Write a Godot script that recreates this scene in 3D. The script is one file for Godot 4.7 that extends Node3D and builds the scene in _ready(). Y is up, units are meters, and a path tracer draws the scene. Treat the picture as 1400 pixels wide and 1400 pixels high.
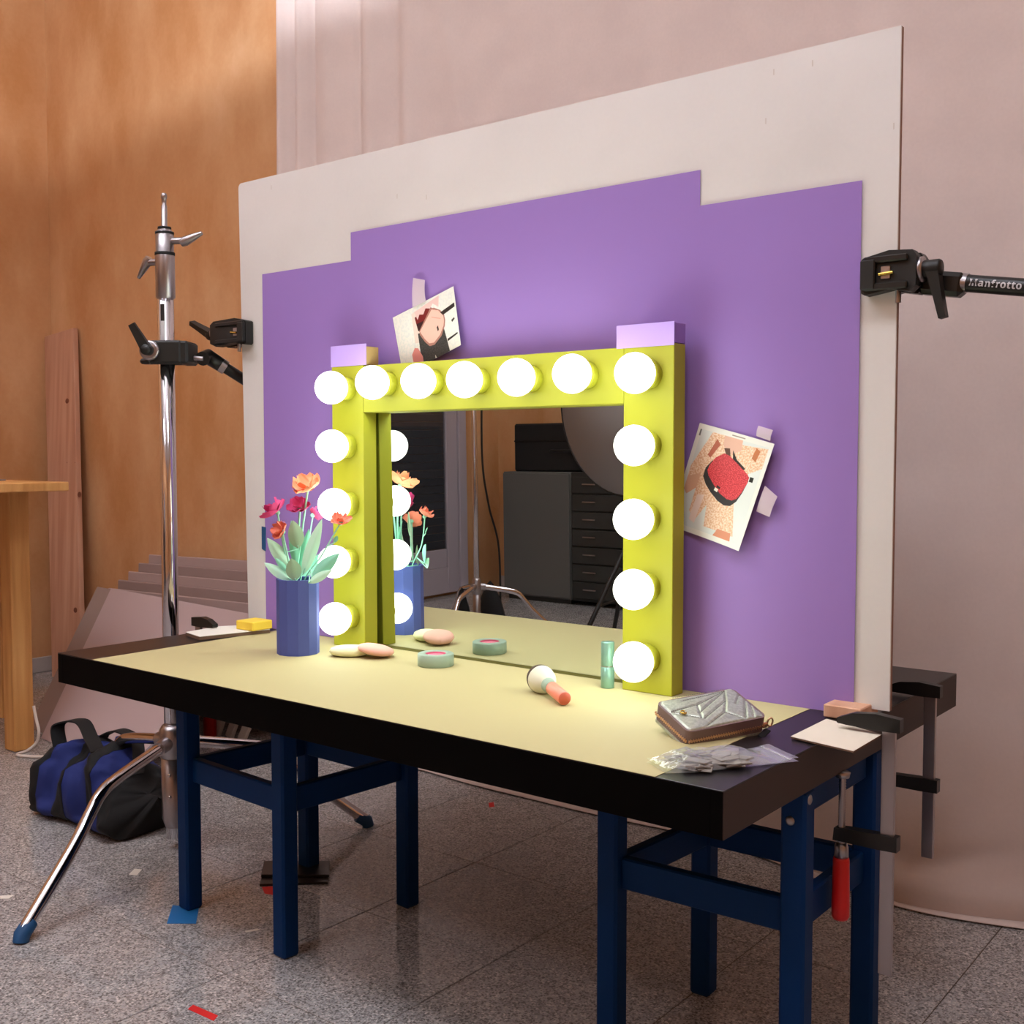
extends Node3D

# ------------------------------------------------------------------ view data
const CAM := Vector3(2.4098, 1.0746, 1.3497)
const PITCH := -2.954
const YAW := 38.308
const FPX := 1515.9
const H := 0.616          # height of the table top
const ZB := -0.540        # front face of the white board
const ZMIR := -0.5195
const MIR_LEAN := 0.6    # degrees, top towards the frame      # mirror plane
var cam_basis: Basis
var used := {}
var M := {}

# direction of a pixel of the 1400 x 1400 frame
func ray(px: float, py: float) -> Vector3:
	return cam_basis * Vector3((px - 700.0) / FPX, -(py - 700.0) / FPX, -1.0)
func hx(px: float, py: float, x: float) -> Vector3:
	var d := ray(px, py)
	return CAM + d * ((x - CAM.x) / d.x)
func hy(px: float, py: float, y: float) -> Vector3:
	var d := ray(px, py)
	return CAM + d * ((y - CAM.y) / d.y)
func hz(px: float, py: float, z: float) -> Vector3:
	var d := ray(px, py)
	return CAM + d * ((z - CAM.z) / d.z)
func pd(px: float, py: float, depth: float) -> Vector3:
	return CAM + ray(px, py) * depth
# a point seen in the mirror
func mirror_ray(px: float, py: float) -> Array:
	var t := deg_to_rad(MIR_LEAN)
	var n := Vector3(0, -sin(t), cos(t))
	var d := ray(px, py)
	var k := (Vector3(0, H, ZMIR) - CAM).dot(n) / d.dot(n)
	return [CAM + d * k, d - n * (2.0 * d.dot(n))]
func mz(px: float, py: float, z: float) -> Vector3:
	var m := mirror_ray(px, py)
	var p: Vector3 = m[0]
	var d: Vector3 = m[1]
	return p + d * ((z - p.z) / d.z)
func mx(px: float, py: float, x: float) -> Vector3:
	var m := mirror_ray(px, py)
	var p: Vector3 = m[0]
	var d: Vector3 = m[1]
	return p + d * ((x - p.x) / d.x)

# ------------------------------------------------------------------ nodes
func numbered(called: String) -> String:
	if not used.has(called):
		used[called] = 0
		return called
	used[called] += 1
	return "%s_%03d" % [called, used[called]]
func thing(called: String, label: String, category: String, at := Vector3.ZERO, group := "") -> Node3D:
	var o := Node3D.new()
	o.name = numbered(called)
	add_child(o)
	o.position = at
	tag(o, label, category, group)
	return o
func tag(o: Node, label: String, category: String, group := "") -> void:
	o.set_meta("label", label)
	o.set_meta("category", category)
	if group != "":
		o.set_meta("group", group)
func part(parent: Node, called: String, mesh: Mesh, mat: Material, at := Vector3.ZERO, basis := Basis.IDENTITY) -> MeshInstance3D:
	var m := MeshInstance3D.new()
	m.name = called
	m.mesh = mesh
	m.material_override = mat
	m.cast_shadow = GeometryInstance3D.SHADOW_CASTING_SETTING_ON
	parent.add_child(m, true)
	m.transform = Transform3D(basis, at)
	return m
func single(called: String, label: String, category: String, mesh: Mesh, mat: Material, at := Vector3.ZERO, basis := Basis.IDENTITY, group := "") -> MeshInstance3D:
	var m := part(self, numbered(called), mesh, mat, at, basis)
	tag(m, label, category, group)
	return m
func structure(called: String, mesh: Mesh, mat: Material, at := Vector3.ZERO) -> MeshInstance3D:
	var m := part(self, called, mesh, mat, at)
	m.set_meta("kind", "structure")
	m.set_meta("label", called.replace("_", " ") + " of the studio room")
	return m

# ------------------------------------------------------------------ meshes
func begin() -> SurfaceTool:
	var s := SurfaceTool.new()
	s.begin(Mesh.PRIMITIVE_TRIANGLES)
	return s
func done(s: SurfaceTool) -> ArrayMesh:
	s.generate_normals()
	return s.commit()
# a, b, c run counter-clockwise seen from outside
func tri(s: SurfaceTool, a: Vector3, b: Vector3, c: Vector3) -> void:
	s.add_vertex(a)
	s.add_vertex(c)
	s.add_vertex(b)
func quad(s: SurfaceTool, a: Vector3, b: Vector3, c: Vector3, d: Vector3) -> void:
	tri(s, a, b, c)
	tri(s, a, c, d)
func add_rbox(s: SurfaceTool, c: Vector3, size: Vector3, bev: float, b := Basis.IDENTITY) -> void:
	var h := size * 0.5
	bev = minf(bev, minf(h.x, minf(h.y, h.z)) * 0.95)
	s.set_smooth_group(-1)
	for ax in 3:
		var u := (ax + 1) % 3
		var v := (ax + 2) % 3
		for sg in [-1.0, 1.0]:
			var p: Array[Vector3] = []
			for k in [[-1, -1], [1, -1], [1, 1], [-1, 1]]:
				var q := Vector3.ZERO
				q[ax] = h[ax] * sg
				q[u] = (h[u] - bev) * k[0]
				q[v] = (h[v] - bev) * k[1]
				p.append(c + b * q)
			if sg > 0: quad(s, p[0], p[1], p[2], p[3])
			else: quad(s, p[3], p[2], p[1], p[0])
	for ax in 3:
		var u := (ax + 1) % 3
		var v := (ax + 2) % 3
		for su in [-1.0, 1.0]:
			for sv in [-1.0, 1.0]:
				var p: Array[Vector3] = []
				for k in [[-1, 0], [1, 0], [1, 1], [-1, 1]]:
					var q := Vector3.ZERO
					q[ax] = (h[ax] - bev) * k[0]
					q[u] = (h[u] - (bev if k[1] == 1 else 0.0)) * su
					q[v] = (h[v] - (0.0 if k[1] == 1 else bev)) * sv
					p.append(c + b * q)
				if su * sv > 0: quad(s, p[0], p[1], p[2], p[3])
				else: quad(s, p[3], p[2], p[1], p[0])
	for sx in [-1.0, 1.0]:
		for sy in [-1.0, 1.0]:
			for sz in [-1.0, 1.0]:
				var a := c + b * Vector3(h.x * sx, (h.y - bev) * sy, (h.z - bev) * sz)
				var d := c + b * Vector3((h.x - bev) * sx, h.y * sy, (h.z - bev) * sz)
				var e := c + b * Vector3((h.x - bev) * sx, (h.y - bev) * sy, h.z * sz)
				if sx * sy * sz > 0: tri(s, a, d, e)
				else: tri(s, a, e, d)
func rbox(size: Vector3, bev := 0.002, c := Vector3.ZERO, b := Basis.IDENTITY) -> ArrayMesh:
	var s := begin()
	add_rbox(s, c, size, bev, b)
	return done(s)
# box from one corner to the other
func cbox(a: Vector3, b: Vector3, bev := 0.002) -> ArrayMesh:
	return rbox((b - a).abs(), bev, (a + b) * 0.5)
func add_lathe(s: SurfaceTool, prof: Array, segs: int, xf := Transform3D.IDENTITY, smooth := true) -> void:
	s.set_smooth_group(0 if smooth else -1)
	for i in prof.size() - 1:
		var p: Vector2 = prof[i]
		var q: Vector2 = prof[i + 1]
		for k in segs:
			var a0 := TAU * k / segs
			var a1 := TAU * (k + 1) / segs
			var a := xf * Vector3(cos(a0) * p.x, p.y, sin(a0) * p.x)
			var b := xf * Vector3(cos(a1) * p.x, p.y, sin(a1) * p.x)
			var c := xf * Vector3(cos(a1) * q.x, q.y, sin(a1) * q.x)
			var d := xf * Vector3(cos(a0) * q.x, q.y, sin(a0) * q.x)
			if p.x > 1e-6: tri(s, a, c, b)
			if q.x > 1e-6: tri(s, a, d, c)
# profile runs from the bottom to the top on the outside; (radius, height)
func lathe(prof: Array, segs := 24, smooth := true) -> ArrayMesh:
	var s := begin()
	add_lathe(s, prof, segs, Transform3D.IDENTITY, smooth)
	return done(s)
func axis_basis(d: Vector3) -> Basis:
	var y := d.normalized()
	var t := Vector3.UP if absf(y.y) < 0.95 else Vector3.RIGHT
	var x := t.cross(y).normalized()
	return Basis(x, y, x.cross(y).normalized())
func add_tube(s: SurfaceTool, pts: Array, radii, segs := 12, cap := true) -> void:
	s.set_smooth_group(1)
	var n := pts.size()
	var rings: Array = []
	var prev := Vector3.ZERO
	var up := Vector3.ZERO
	for i in n:
		var d: Vector3 = (pts[mini(i + 1, n - 1)] - pts[maxi(i - 1, 0)]).normalized()
		if i == 0:
			up = axis_basis(d).x
		else:
			up = (up - d * up.dot(d)).normalized()
		var w := d.cross(up)
		var r: float = radii[i] if radii is Array else radii
		var ring: Array[Vector3] = []
		for k in segs:
			var a := TAU * k / segs
			ring.append(pts[i] + (up * cos(a) + w * sin(a)) * r)
		rings.append(ring)
	for i in n - 1:
		for k in segs:
			var k2 := (k + 1) % segs
			quad(s, rings[i][k], rings[i][k2], rings[i + 1][k2], rings[i + 1][k])
	if cap:
		s.set_smooth_group(-1)
		for k in segs:
			var k2 := (k + 1) % segs
			tri(s, pts[0], rings[0][k2], rings[0][k])
			tri(s, pts[n - 1], rings[n - 1][k], rings[n - 1][k2])
func tube(pts: Array, radii, segs := 12) -> ArrayMesh:
	var s := begin()
	add_tube(s, pts, radii, segs)
	return done(s)
func smooth_path(ctrl: Array, steps := 8) -> Array:
	var out: Array = []
	var n := ctrl.size()
	for i in n - 1:
		var p0: Vector3 = ctrl[maxi(i - 1, 0)]
		var p1: Vector3 = ctrl[i]
		var p2: Vector3 = ctrl[i + 1]
		var p3: Vector3 = ctrl[mini(i + 2, n - 1)]
		for k in steps:
			out.append(p1.cubic_interpolate(p2, p0, p3, float(k) / steps))
	out.append(ctrl[n - 1])
	return out
# polygon in the xy plane, counter-clockwise, from z0 to z1
func add_prism(s: SurfaceTool, poly: PackedVector2Array, z0: float, z1: float, xf := Transform3D.IDENTITY) -> void:
	s.set_smooth_group(-1)
	if Geometry2D.is_polygon_clockwise(poly):
		poly.reverse()
	var ix := Geometry2D.triangulate_polygon(poly)
	for i in range(0, ix.size(), 3):
		var a := poly[ix[i]]
		var b := poly[ix[i + 1]]
		var c := poly[ix[i + 2]]
		if (b - a).cross(c - a) < 0:
			var t := b
			b = c
			c = t
		tri(s, xf * Vector3(a.x, a.y, z1), xf * Vector3(b.x, b.y, z1), xf * Vector3(c.x, c.y, z1))
		tri(s, xf * Vector3(a.x, a.y, z0), xf * Vector3(c.x, c.y, z0), xf * Vector3(b.x, b.y, z0))
	for i in poly.size():
		var a := poly[i]
		var b := poly[(i + 1) % poly.size()]
		quad(s, xf * Vector3(a.x, a.y, z0), xf * Vector3(b.x, b.y, z0), xf * Vector3(b.x, b.y, z1), xf * Vector3(a.x, a.y, z1))
func prism(poly: PackedVector2Array, z0: float, z1: float, xf := Transform3D.IDENTITY) -> ArrayMesh:
	var s := begin()
	add_prism(s, poly, z0, z1, xf)
	return done(s)
func round_rect(w: float, h: float, r: float, n := 6) -> PackedVector2Array:
	var p := PackedVector2Array()
	for k in 4:
		var cx := (w * 0.5 - r) * (1 if k == 0 or k == 3 else -1)
		var cy := (h * 0.5 - r) * (1 if k < 2 else -1)
		for i in n + 1:
			var a := PI * 0.5 * (k + float(i) / n)
			p.append(Vector2(cx + cos(a) * r, cy + sin(a) * r))
	return p
# a grid surface from a callable (u, v) -> Vector3, given a thickness along its normal
func sheet(fn: Callable, nu: int, nv: int, thick := 0.0, uv := false) -> ArrayMesh:
	var s := begin()
	s.set_smooth_group(0)
	var P: Array = []
	for j in nv + 1:
		var row: Array = []
		for i in nu + 1:
			row.append(fn.call(float(i) / nu, float(j) / nv))
		P.append(row)
	var put := func(p: Vector3, i: int, j: int) -> void:
		if uv: s.set_uv(Vector2(float(i) / nu, 1.0 - float(j) / nv))
		s.add_vertex(p)
	for j in nv:
		for i in nu:
			for k in [[0, 0], [1, 1], [1, 0], [0, 0], [0, 1], [1, 1]]:
				put.call(P[j + k[1]][i + k[0]], i + k[0], j + k[1])
	if thick > 0.0:
		var nrm := func(i: int, j: int) -> Vector3:
			var du: Vector3 = P[j][mini(i + 1, nu)] - P[j][maxi(i - 1, 0)]
			var dv: Vector3 = P[mini(j + 1, nv)][i] - P[maxi(j - 1, 0)][i]
			return du.cross(dv).normalized()
		var Q: Array = []
		for j in nv + 1:
			var row: Array = []
			for i in nu + 1:
				row.append(P[j][i] - nrm.call(i, j) * thick)
			Q.append(row)
		s.set_smooth_group(1)
		for j in nv:
			for i in nu:
				for k in [[0, 0], [1, 0], [1, 1], [0, 0], [1, 1], [0, 1]]:
					put.call(Q[j + k[1]][i + k[0]], i + k[0], j + k[1])
		s.set_smooth_group(-1)
		if uv: s.set_uv(Vector2(0.003, 0.003))
		for i in nu:
			quad(s, Q[0][i], Q[0][i + 1], P[0][i + 1], P[0][i])
			quad(s, P[nv][i], P[nv][i + 1], Q[nv][i + 1], Q[nv][i])
		for j in nv:
			quad(s, Q[j + 1][0], Q[j][0], P[j][0], P[j + 1][0])
			quad(s, P[j + 1][nu], P[j][nu], Q[j][nu], Q[j + 1][nu])
	return done(s)
func ball(r: float, squash := Vector3.ONE, segs := 24) -> ArrayMesh:
	var s := begin()
	var prof: Array = []
	for i in 13:
		var a := -PI / 2 + PI * i / 12.0
		prof.append(Vector2(maxf(cos(a) * r, 0.0), sin(a) * r))
	prof[0].x = 0.0
	prof[12].x = 0.0
	add_lathe(s, prof, segs, Transform3D(Basis.from_scale(squash), Vector3.ZERO))
	return done(s)

# ------------------------------------------------------------------ materials
func mat(c: Color, rough := 0.6, metal := 0.0) -> StandardMaterial3D:
	var m := StandardMaterial3D.new()
	m.albedo_color = c
	m.roughness = rough
	m.metallic = metal
	m.cull_mode = BaseMaterial3D.CULL_DISABLED
	return m
func noise(freq: float, seed_: int, octaves := 4, type := FastNoiseLite.TYPE_SIMPLEX_SMOOTH) -> FastNoiseLite:
	var n := FastNoiseLite.new()
	n.noise_type = type
	n.frequency = freq
	n.seed = seed_
	n.fractal_octaves = octaves
	return n
func ramp(cols: Array, offs: Array) -> Gradient:
	var g := Gradient.new()
	g.colors = PackedColorArray(cols)
	g.offsets = PackedFloat32Array(offs)
	return g
# an image from noise stretched by (sx, sy) through a colour ramp, with fine grain on top
func noise_tex(w: int, h: int, n: FastNoiseLite, sx: float, sy: float, g: Gradient, grain := 0.0, fine: FastNoiseLite = null) -> ImageTexture:
	var img := Image.create(w, h, true, Image.FORMAT_RGB8)
	for y in h:
		for x in w:
			# wrap round a torus-like blend so the tile has no seam
			var fx := float(x) / w
			var fy := float(y) / h
			var ax := x * sx
			var ay := y * sy
			var v0 := lerpf(n.get_noise_2d(ax, ay), n.get_noise_2d(ax - w * sx, ay), smoothstep(0.75, 1.0, fx))
			var v1 := lerpf(n.get_noise_2d(ax, ay - h * sy), n.get_noise_2d(ax - w * sx, ay - h * sy), smoothstep(0.75, 1.0, fx))
			var v := lerpf(v0, v1, smoothstep(0.75, 1.0, fy)) * 0.5 + 0.5
			if fine: v += fine.get_noise_2d(x, y) * grain
			img.set_pixel(x, y, g.sample(clampf(v, 0.0, 1.0)))
	img.generate_mipmaps()
	return ImageTexture.create_from_image(img)
func tex_mat(t: Texture2D, scale: Vector3, rough := 0.6, tint := Color.WHITE) -> StandardMaterial3D:
	var m := mat(tint, rough)
	m.albedo_texture = t
	m.uv1_triplanar = true
	m.uv1_world_triplanar = true
	m.uv1_scale = scale
	return m
func granite() -> ImageTexture:
	var w := 768
	var img := Image.create(w, w, true, Image.FORMAT_RGB8)
	var rng := RandomNumberGenerator.new()
	rng.seed = 11
	var big := noise(0.02, 5, 3)
	for y in w:
		for x in w:
			var v := 0.5 + big.get_noise_2d(x, y) * 0.06
			img.set_pixel(x, y, Color(v * 1.30, v * 1.29, v * 1.29))
	for k in 120000:
		var px := rng.randi_range(0, w - 1)
		var py := rng.randi_range(0, w - 1)
		var t := rng.randf()
		var c: Color
		if t < 0.34: c = Color(0.40, 0.385, 0.38).lightened(rng.randf() * 0.12)
		elif t < 0.58: c = Color(0.54, 0.52, 0.51)
		elif t < 0.86: c = Color(0.74, 0.715, 0.705)
		else: c = Color(0.88, 0.855, 0.845).darkened(rng.randf() * 0.1)
		var rw := rng.randi_range(1, 3)
		var rh := rng.randi_range(1, 3)
		for dy in rh:
			for dx in rw:
				img.set_pixel((px + dx) % w, (py + dy) % w, c)
	img.generate_mipmaps()
	return ImageTexture.create_from_image(img)

func make_materials() -> void:
	# ochre lime-wash: mottled pigment, drawn out along the brush
	var wn := noise(0.012, 21, 5)
	wn.domain_warp_enabled = true
	wn.domain_warp_amplitude = 24.0
	wn.domain_warp_frequency = 0.01
	var wt := noise_tex(512, 512, wn, 0.62, 0.36, ramp([Color(0.755, 0.53, 0.325), Color(0.80, 0.59, 0.40), Color(0.83, 0.635, 0.45), Color(0.865, 0.69, 0.515)], [0.2, 0.42, 0.6, 0.85]), 0.05, noise(0.12, 4, 3))
	M.ochre = tex_mat(wt, Vector3(0.55, 0.5, 0.55), 0.85)
	M.ceiling = mat(Color(0.90, 0.88, 0.86), 0.9)
	M.plain_wall = mat(Color(0.62, 0.46, 0.35), 0.9)
	M.skirting = mat(Color(0.72, 0.68, 0.66), 0.5)
	M.granite = tex_mat(granite(), Vector3(0.8, 0.8, 0.8), 0.09)
	M.granite.metallic_specular = 0.5
	M.grout = mat(Color(0.30, 0.25, 0.20), 0.9)
	var cn := noise_tex(256, 256, noise(0.02, 8, 4), 1.0, 1.0, ramp([Color(0.835, 0.772, 0.75), Color(0.85, 0.787, 0.763), Color(0.865, 0.802, 0.777)], [0.2, 0.5, 0.8]), 0.25, noise(0.5, 3, 2))
	M.cloth = tex_mat(cn, Vector3(0.8, 0.8, 0.8), 0.95)
	var bn := noise_tex(256, 256, noise(0.01, 18, 4), 1.0, 1.0, ramp([Color(0.82, 0.80, 0.785), Color(0.84, 0.82, 0.805), Color(0.855, 0.835, 0.82)], [0.2, 0.5, 0.8]), 0.08, noise(0.4, 13, 2))
	M.board = tex_mat(bn, Vector3(0.9, 0.9, 0.9), 0.6)
	M.board_edge = mat(Color(0.56, 0.42, 0.35), 0.85)
	M.purple = mat(Color(0.562, 0.432, 0.705), 0.75)
	M.lilac = mat(Color(0.70, 0.58, 0.86), 0.75)
	M.cream = mat(Color(0.72, 0.67, 0.485), 0.8)
	M.black_top = mat(Color(0.09, 0.075, 0.085), 0.34)
	M.black_edge_lit = mat(Color(0.20, 0.14, 0.115), 0.6)  # black edge as lit from the right, light put into the colour
	M.black_edge = mat(Color(0.018, 0.012, 0.010), 0.6)
	M.black_edge.metallic_specular = 0.15
	M.yellow = mat(Color(0.615, 0.605, 0.12), 0.6)
	M.card_tan = mat(Color(0.64, 0.52, 0.32), 0.8)
	M.mirror = mat(Color(0.86, 0.88, 0.87), 0.0, 1.0)
	M.edge_reflection = mat(Color(0.40, 0.39, 0.20), 0.35)  # olive stands in for the reflection in the glass edge
	M.dark_board = mat(Color(0.12, 0.10, 0.08), 0.8)
	M.bulb = mat(Color(1, 1, 1), 0.3)
	M.bulb.emission_enabled = true
	M.bulb.emission = Color(0.99, 1.0, 0.95)
	M.bulb.emission_energy_multiplier = 2.2
	M.blue_wood = mat(Color(0.012, 0.18, 0.38), 0.55)
	M.blue_wood.metallic_specular = 0.25
	M.bolt = mat(Color(0.62, 0.60, 0.60), 0.35, 0.9)
	M.chrome = mat(Color(0.82, 0.81, 0.83), 0.10, 1.0)
	M.satin = mat(Color(0.66, 0.64, 0.65), 0.32, 1.0)
	M.black_metal = mat(Color(0.028, 0.027, 0.026), 0.38)
	M.black_plastic = mat(Color(0.045, 0.047, 0.038), 0.5)
	M.rubber = mat(Color(0.02, 0.02, 0.02), 0.8)
	M.vase = mat(Color(0.28, 0.33, 0.61), 0.62)
	M.stem = mat(Color(0.60, 0.84, 0.75), 0.7)
	M.leaf_pale = mat(Color(0.74, 0.90, 0.81), 0.7)
	M.leaf_mint = mat(Color(0.52, 0.78, 0.68), 0.7)
	M.leaf_olive = mat(Color(0.56, 0.68, 0.55), 0.7)
	M.orange = mat(Color(1.0, 0.63, 0.47), 0.75)
	M.coral = mat(Color(0.93, 0.52, 0.43), 0.75)
	M.magenta = mat(Color(0.80, 0.22, 0.48), 0.75)
	M.pink = mat(Color(0.93, 0.35, 0.58), 0.75)
	M.sponge_cream = mat(Color(0.92, 0.90, 0.73), 0.9)
	M.sponge_pink = mat(Color(0.91, 0.69, 0.63), 0.9)
	M.pot = mat(Color(0.60, 0.68, 0.615), 0.45)
	M.blush = mat(Color(0.94, 0.50, 0.60), 0.9)
	M.blush_shade = mat(Color(0.80, 0.36, 0.48), 0.9)  # shade inside the pot put into a deeper pink
	M.mint_metal = mat(Color(0.50, 0.66, 0.60), 0.28, 0.55)
	M.salmon = mat(Color(0.97, 0.58, 0.49), 0.32)
	M.salmon_end = mat(Color(0.90, 0.45, 0.35), 0.6)
	M.bristle = mat(Color(0.87, 0.86, 0.78), 0.95)
	M.bristle_tip = mat(Color(0.30, 0.23, 0.20), 0.95)
	var wl := noise_tex(256, 256, noise(0.06, 31, 3), 1.0, 1.0, ramp([Color(0.62, 0.64, 0.60), Color(0.72, 0.74, 0.69), Color(0.79, 0.81, 0.76)], [0.25, 0.5, 0.8]), 0.3, noise(0.35, 33, 2))
	M.scuff = mat(Color(0.78, 0.74, 0.71), 0.7)
	M.silver_leather = tex_mat(wl, Vector3(9, 9, 9), 0.34)
	M.silver_leather.metallic = 0.45
	M.stitch = mat(Color(0.45, 0.44, 0.42), 0.6)
	M.mauve_leather = mat(Color(0.47, 0.38, 0.39), 0.45)
	M.rose_gold = mat(Color(0.93, 0.77, 0.64), 0.3, 1.0)
	M.gold = mat(Color(0.86, 0.74, 0.38), 0.25, 1.0)
	M.film = mat(Color(0.86, 0.87, 0.88, 0.22), 0.06)
	M.film.transparency = BaseMaterial3D.TRANSPARENCY_ALPHA
	M.tape = mat(Color(0.88, 0.80, 0.84, 0.62), 0.45)
	M.tape.transparency = BaseMaterial3D.TRANSPARENCY_ALPHA
	M.blue_tape = mat(Color(0.10, 0.45, 0.72), 0.6)
	M.blue_tape_dark = mat(Color(0.07, 0.29, 0.47), 0.6)
	M.red = mat(Color(0.78, 0.075, 0.06), 0.42)
	M.red_tape = mat(Color(0.86, 0.14, 0.14), 0.6)
	M.white_paper = mat(Color(0.88, 0.86, 0.82), 0.8)
	M.card = mat(Color(0.85, 0.80, 0.74), 0.85)
	M.card_edge = mat(Color(0.40, 0.30, 0.23), 0.9)
	M.yellow_block = mat(Color(0.93, 0.79, 0.25), 0.7)
	var pn := noise_tex(128, 512, noise(0.03, 51, 4), 1.6, 0.10, ramp([Color(0.76, 0.56, 0.45), Color(0.80, 0.61, 0.50), Color(0.84, 0.66, 0.55)], [0.25, 0.5, 0.8]), 0.05, noise(0.4, 52, 2))
	M.pine = tex_mat(pn, Vector3(3.0, 0.7, 3.0), 0.75)
	M.knot = mat(Color(0.47, 0.27, 0.18), 0.8)
	var hn := noise_tex(128, 512, noise(0.03, 61, 4), 1.6, 0.10, ramp([Color(0.72, 0.50, 0.26), Color(0.80, 0.58, 0.33), Color(0.85, 0.65, 0.40)], [0.25, 0.5, 0.8]), 0.05, noise(0.4, 62, 2))
	M.honey = tex_mat(hn, Vector3(3.0, 0.8, 3.0), 0.6)
	M.panel_pale = mat(Color(0.73, 0.645, 0.64), 0.85)
	M.panel_edge_lit = mat(Color(0.84, 0.78, 0.80), 0.85)  # lighter than the face: ceiling light painted into the edge
	M.panel_dull = mat(Color(0.58, 0.50, 0.47), 0.85)
	M.lath = mat(Color(0.68, 0.59, 0.57), 0.85)
	M.lath_dark = mat(Color(0.60, 0.51, 0.49), 0.85)
	M.bag_blue = mat(Color(0.085, 0.145, 0.40), 0.85)
	M.bag_black = mat(Color(0.025, 0.025, 0.03), 0.85)
	M.white_cable = mat(Color(0.85, 0.80, 0.76), 0.5)
	M.zip_bag_fill = mat(Color(0.52, 0.49, 0.46), 0.5)
	M.tile_dark = mat(Color(0.09, 0.075, 0.065), 0.3)
	M.door_white = mat(Color(0.70, 0.66, 0.69), 0.5)
	M.shutter = mat(Color(0.25, 0.25, 0.27), 0.6)
	M.glass = mat(Color(0.30, 0.32, 0.35, 0.25), 0.02)
	M.glass.transparency = BaseMaterial3D.TRANSPARENCY_ALPHA
	M.cabinet = mat(Color(0.36, 0.36, 0.35), 0.55)
	M.cabinet_dark = mat(Color(0.17, 0.18, 0.175), 0.55)
	M.case_black = mat(Color(0.045, 0.05, 0.055), 0.7)
	M.diffuser = mat(Color(0.64, 0.63, 0.64), 0.9)
	M.added_lamp_front = mat(Color(0.95, 0.90, 0.86), 0.8)  # glowing faces of the added fixtures
	M.added_lamp_front.emission_enabled = true
	M.added_lamp_front.emission = Color(0.94, 0.955, 1.0)
	M.added_lamp_front.emission_energy_multiplier = 1.5
	M.print_grey = mat(Color(0.76, 0.75, 0.76), 0.5)

# ------------------------------------------------------------------ scene
func _ready() -> void:
	var cam := Camera3D.new()
	cam.name = "camera"
	cam.fov = 2.0 * rad_to_deg(atan(700.0 / FPX))
	cam.near = 0.02
	cam.far = 60.0
	cam.position = CAM
	cam.rotation_degrees = Vector3(PITCH, YAW, 0)
	add_child(cam)
	cam.current = true
	cam_basis = cam.transform.basis
	var env := Environment.new()
	env.background_mode = Environment.BG_COLOR
	env.background_color = Color(0.01, 0.01, 0.012)
	env.ambient_light_source = Environment.AMBIENT_SOURCE_DISABLED
	env.tonemap_mode = Environment.TONE_MAPPER_LINEAR
	env.tonemap_exposure = 0.94
	env.sdfgi_enabled = true
	env.ssao_enabled = true
	env.ssil_enabled = true
	var we := WorldEnvironment.new()
	we.name = "world_environment"
	we.environment = env
	add_child(we)

	make_materials()
	added_lamps()
	room()
	curtain()
	board_and_papers()
	table()
	trestles()
	vanity()
	vase_and_flowers()
	cosmetics()
	wallet_and_bag()
	photo_prints()
	clamps()
	stand_with_clamp()
	floor_things()
	left_corner()
	behind_camera()

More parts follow.
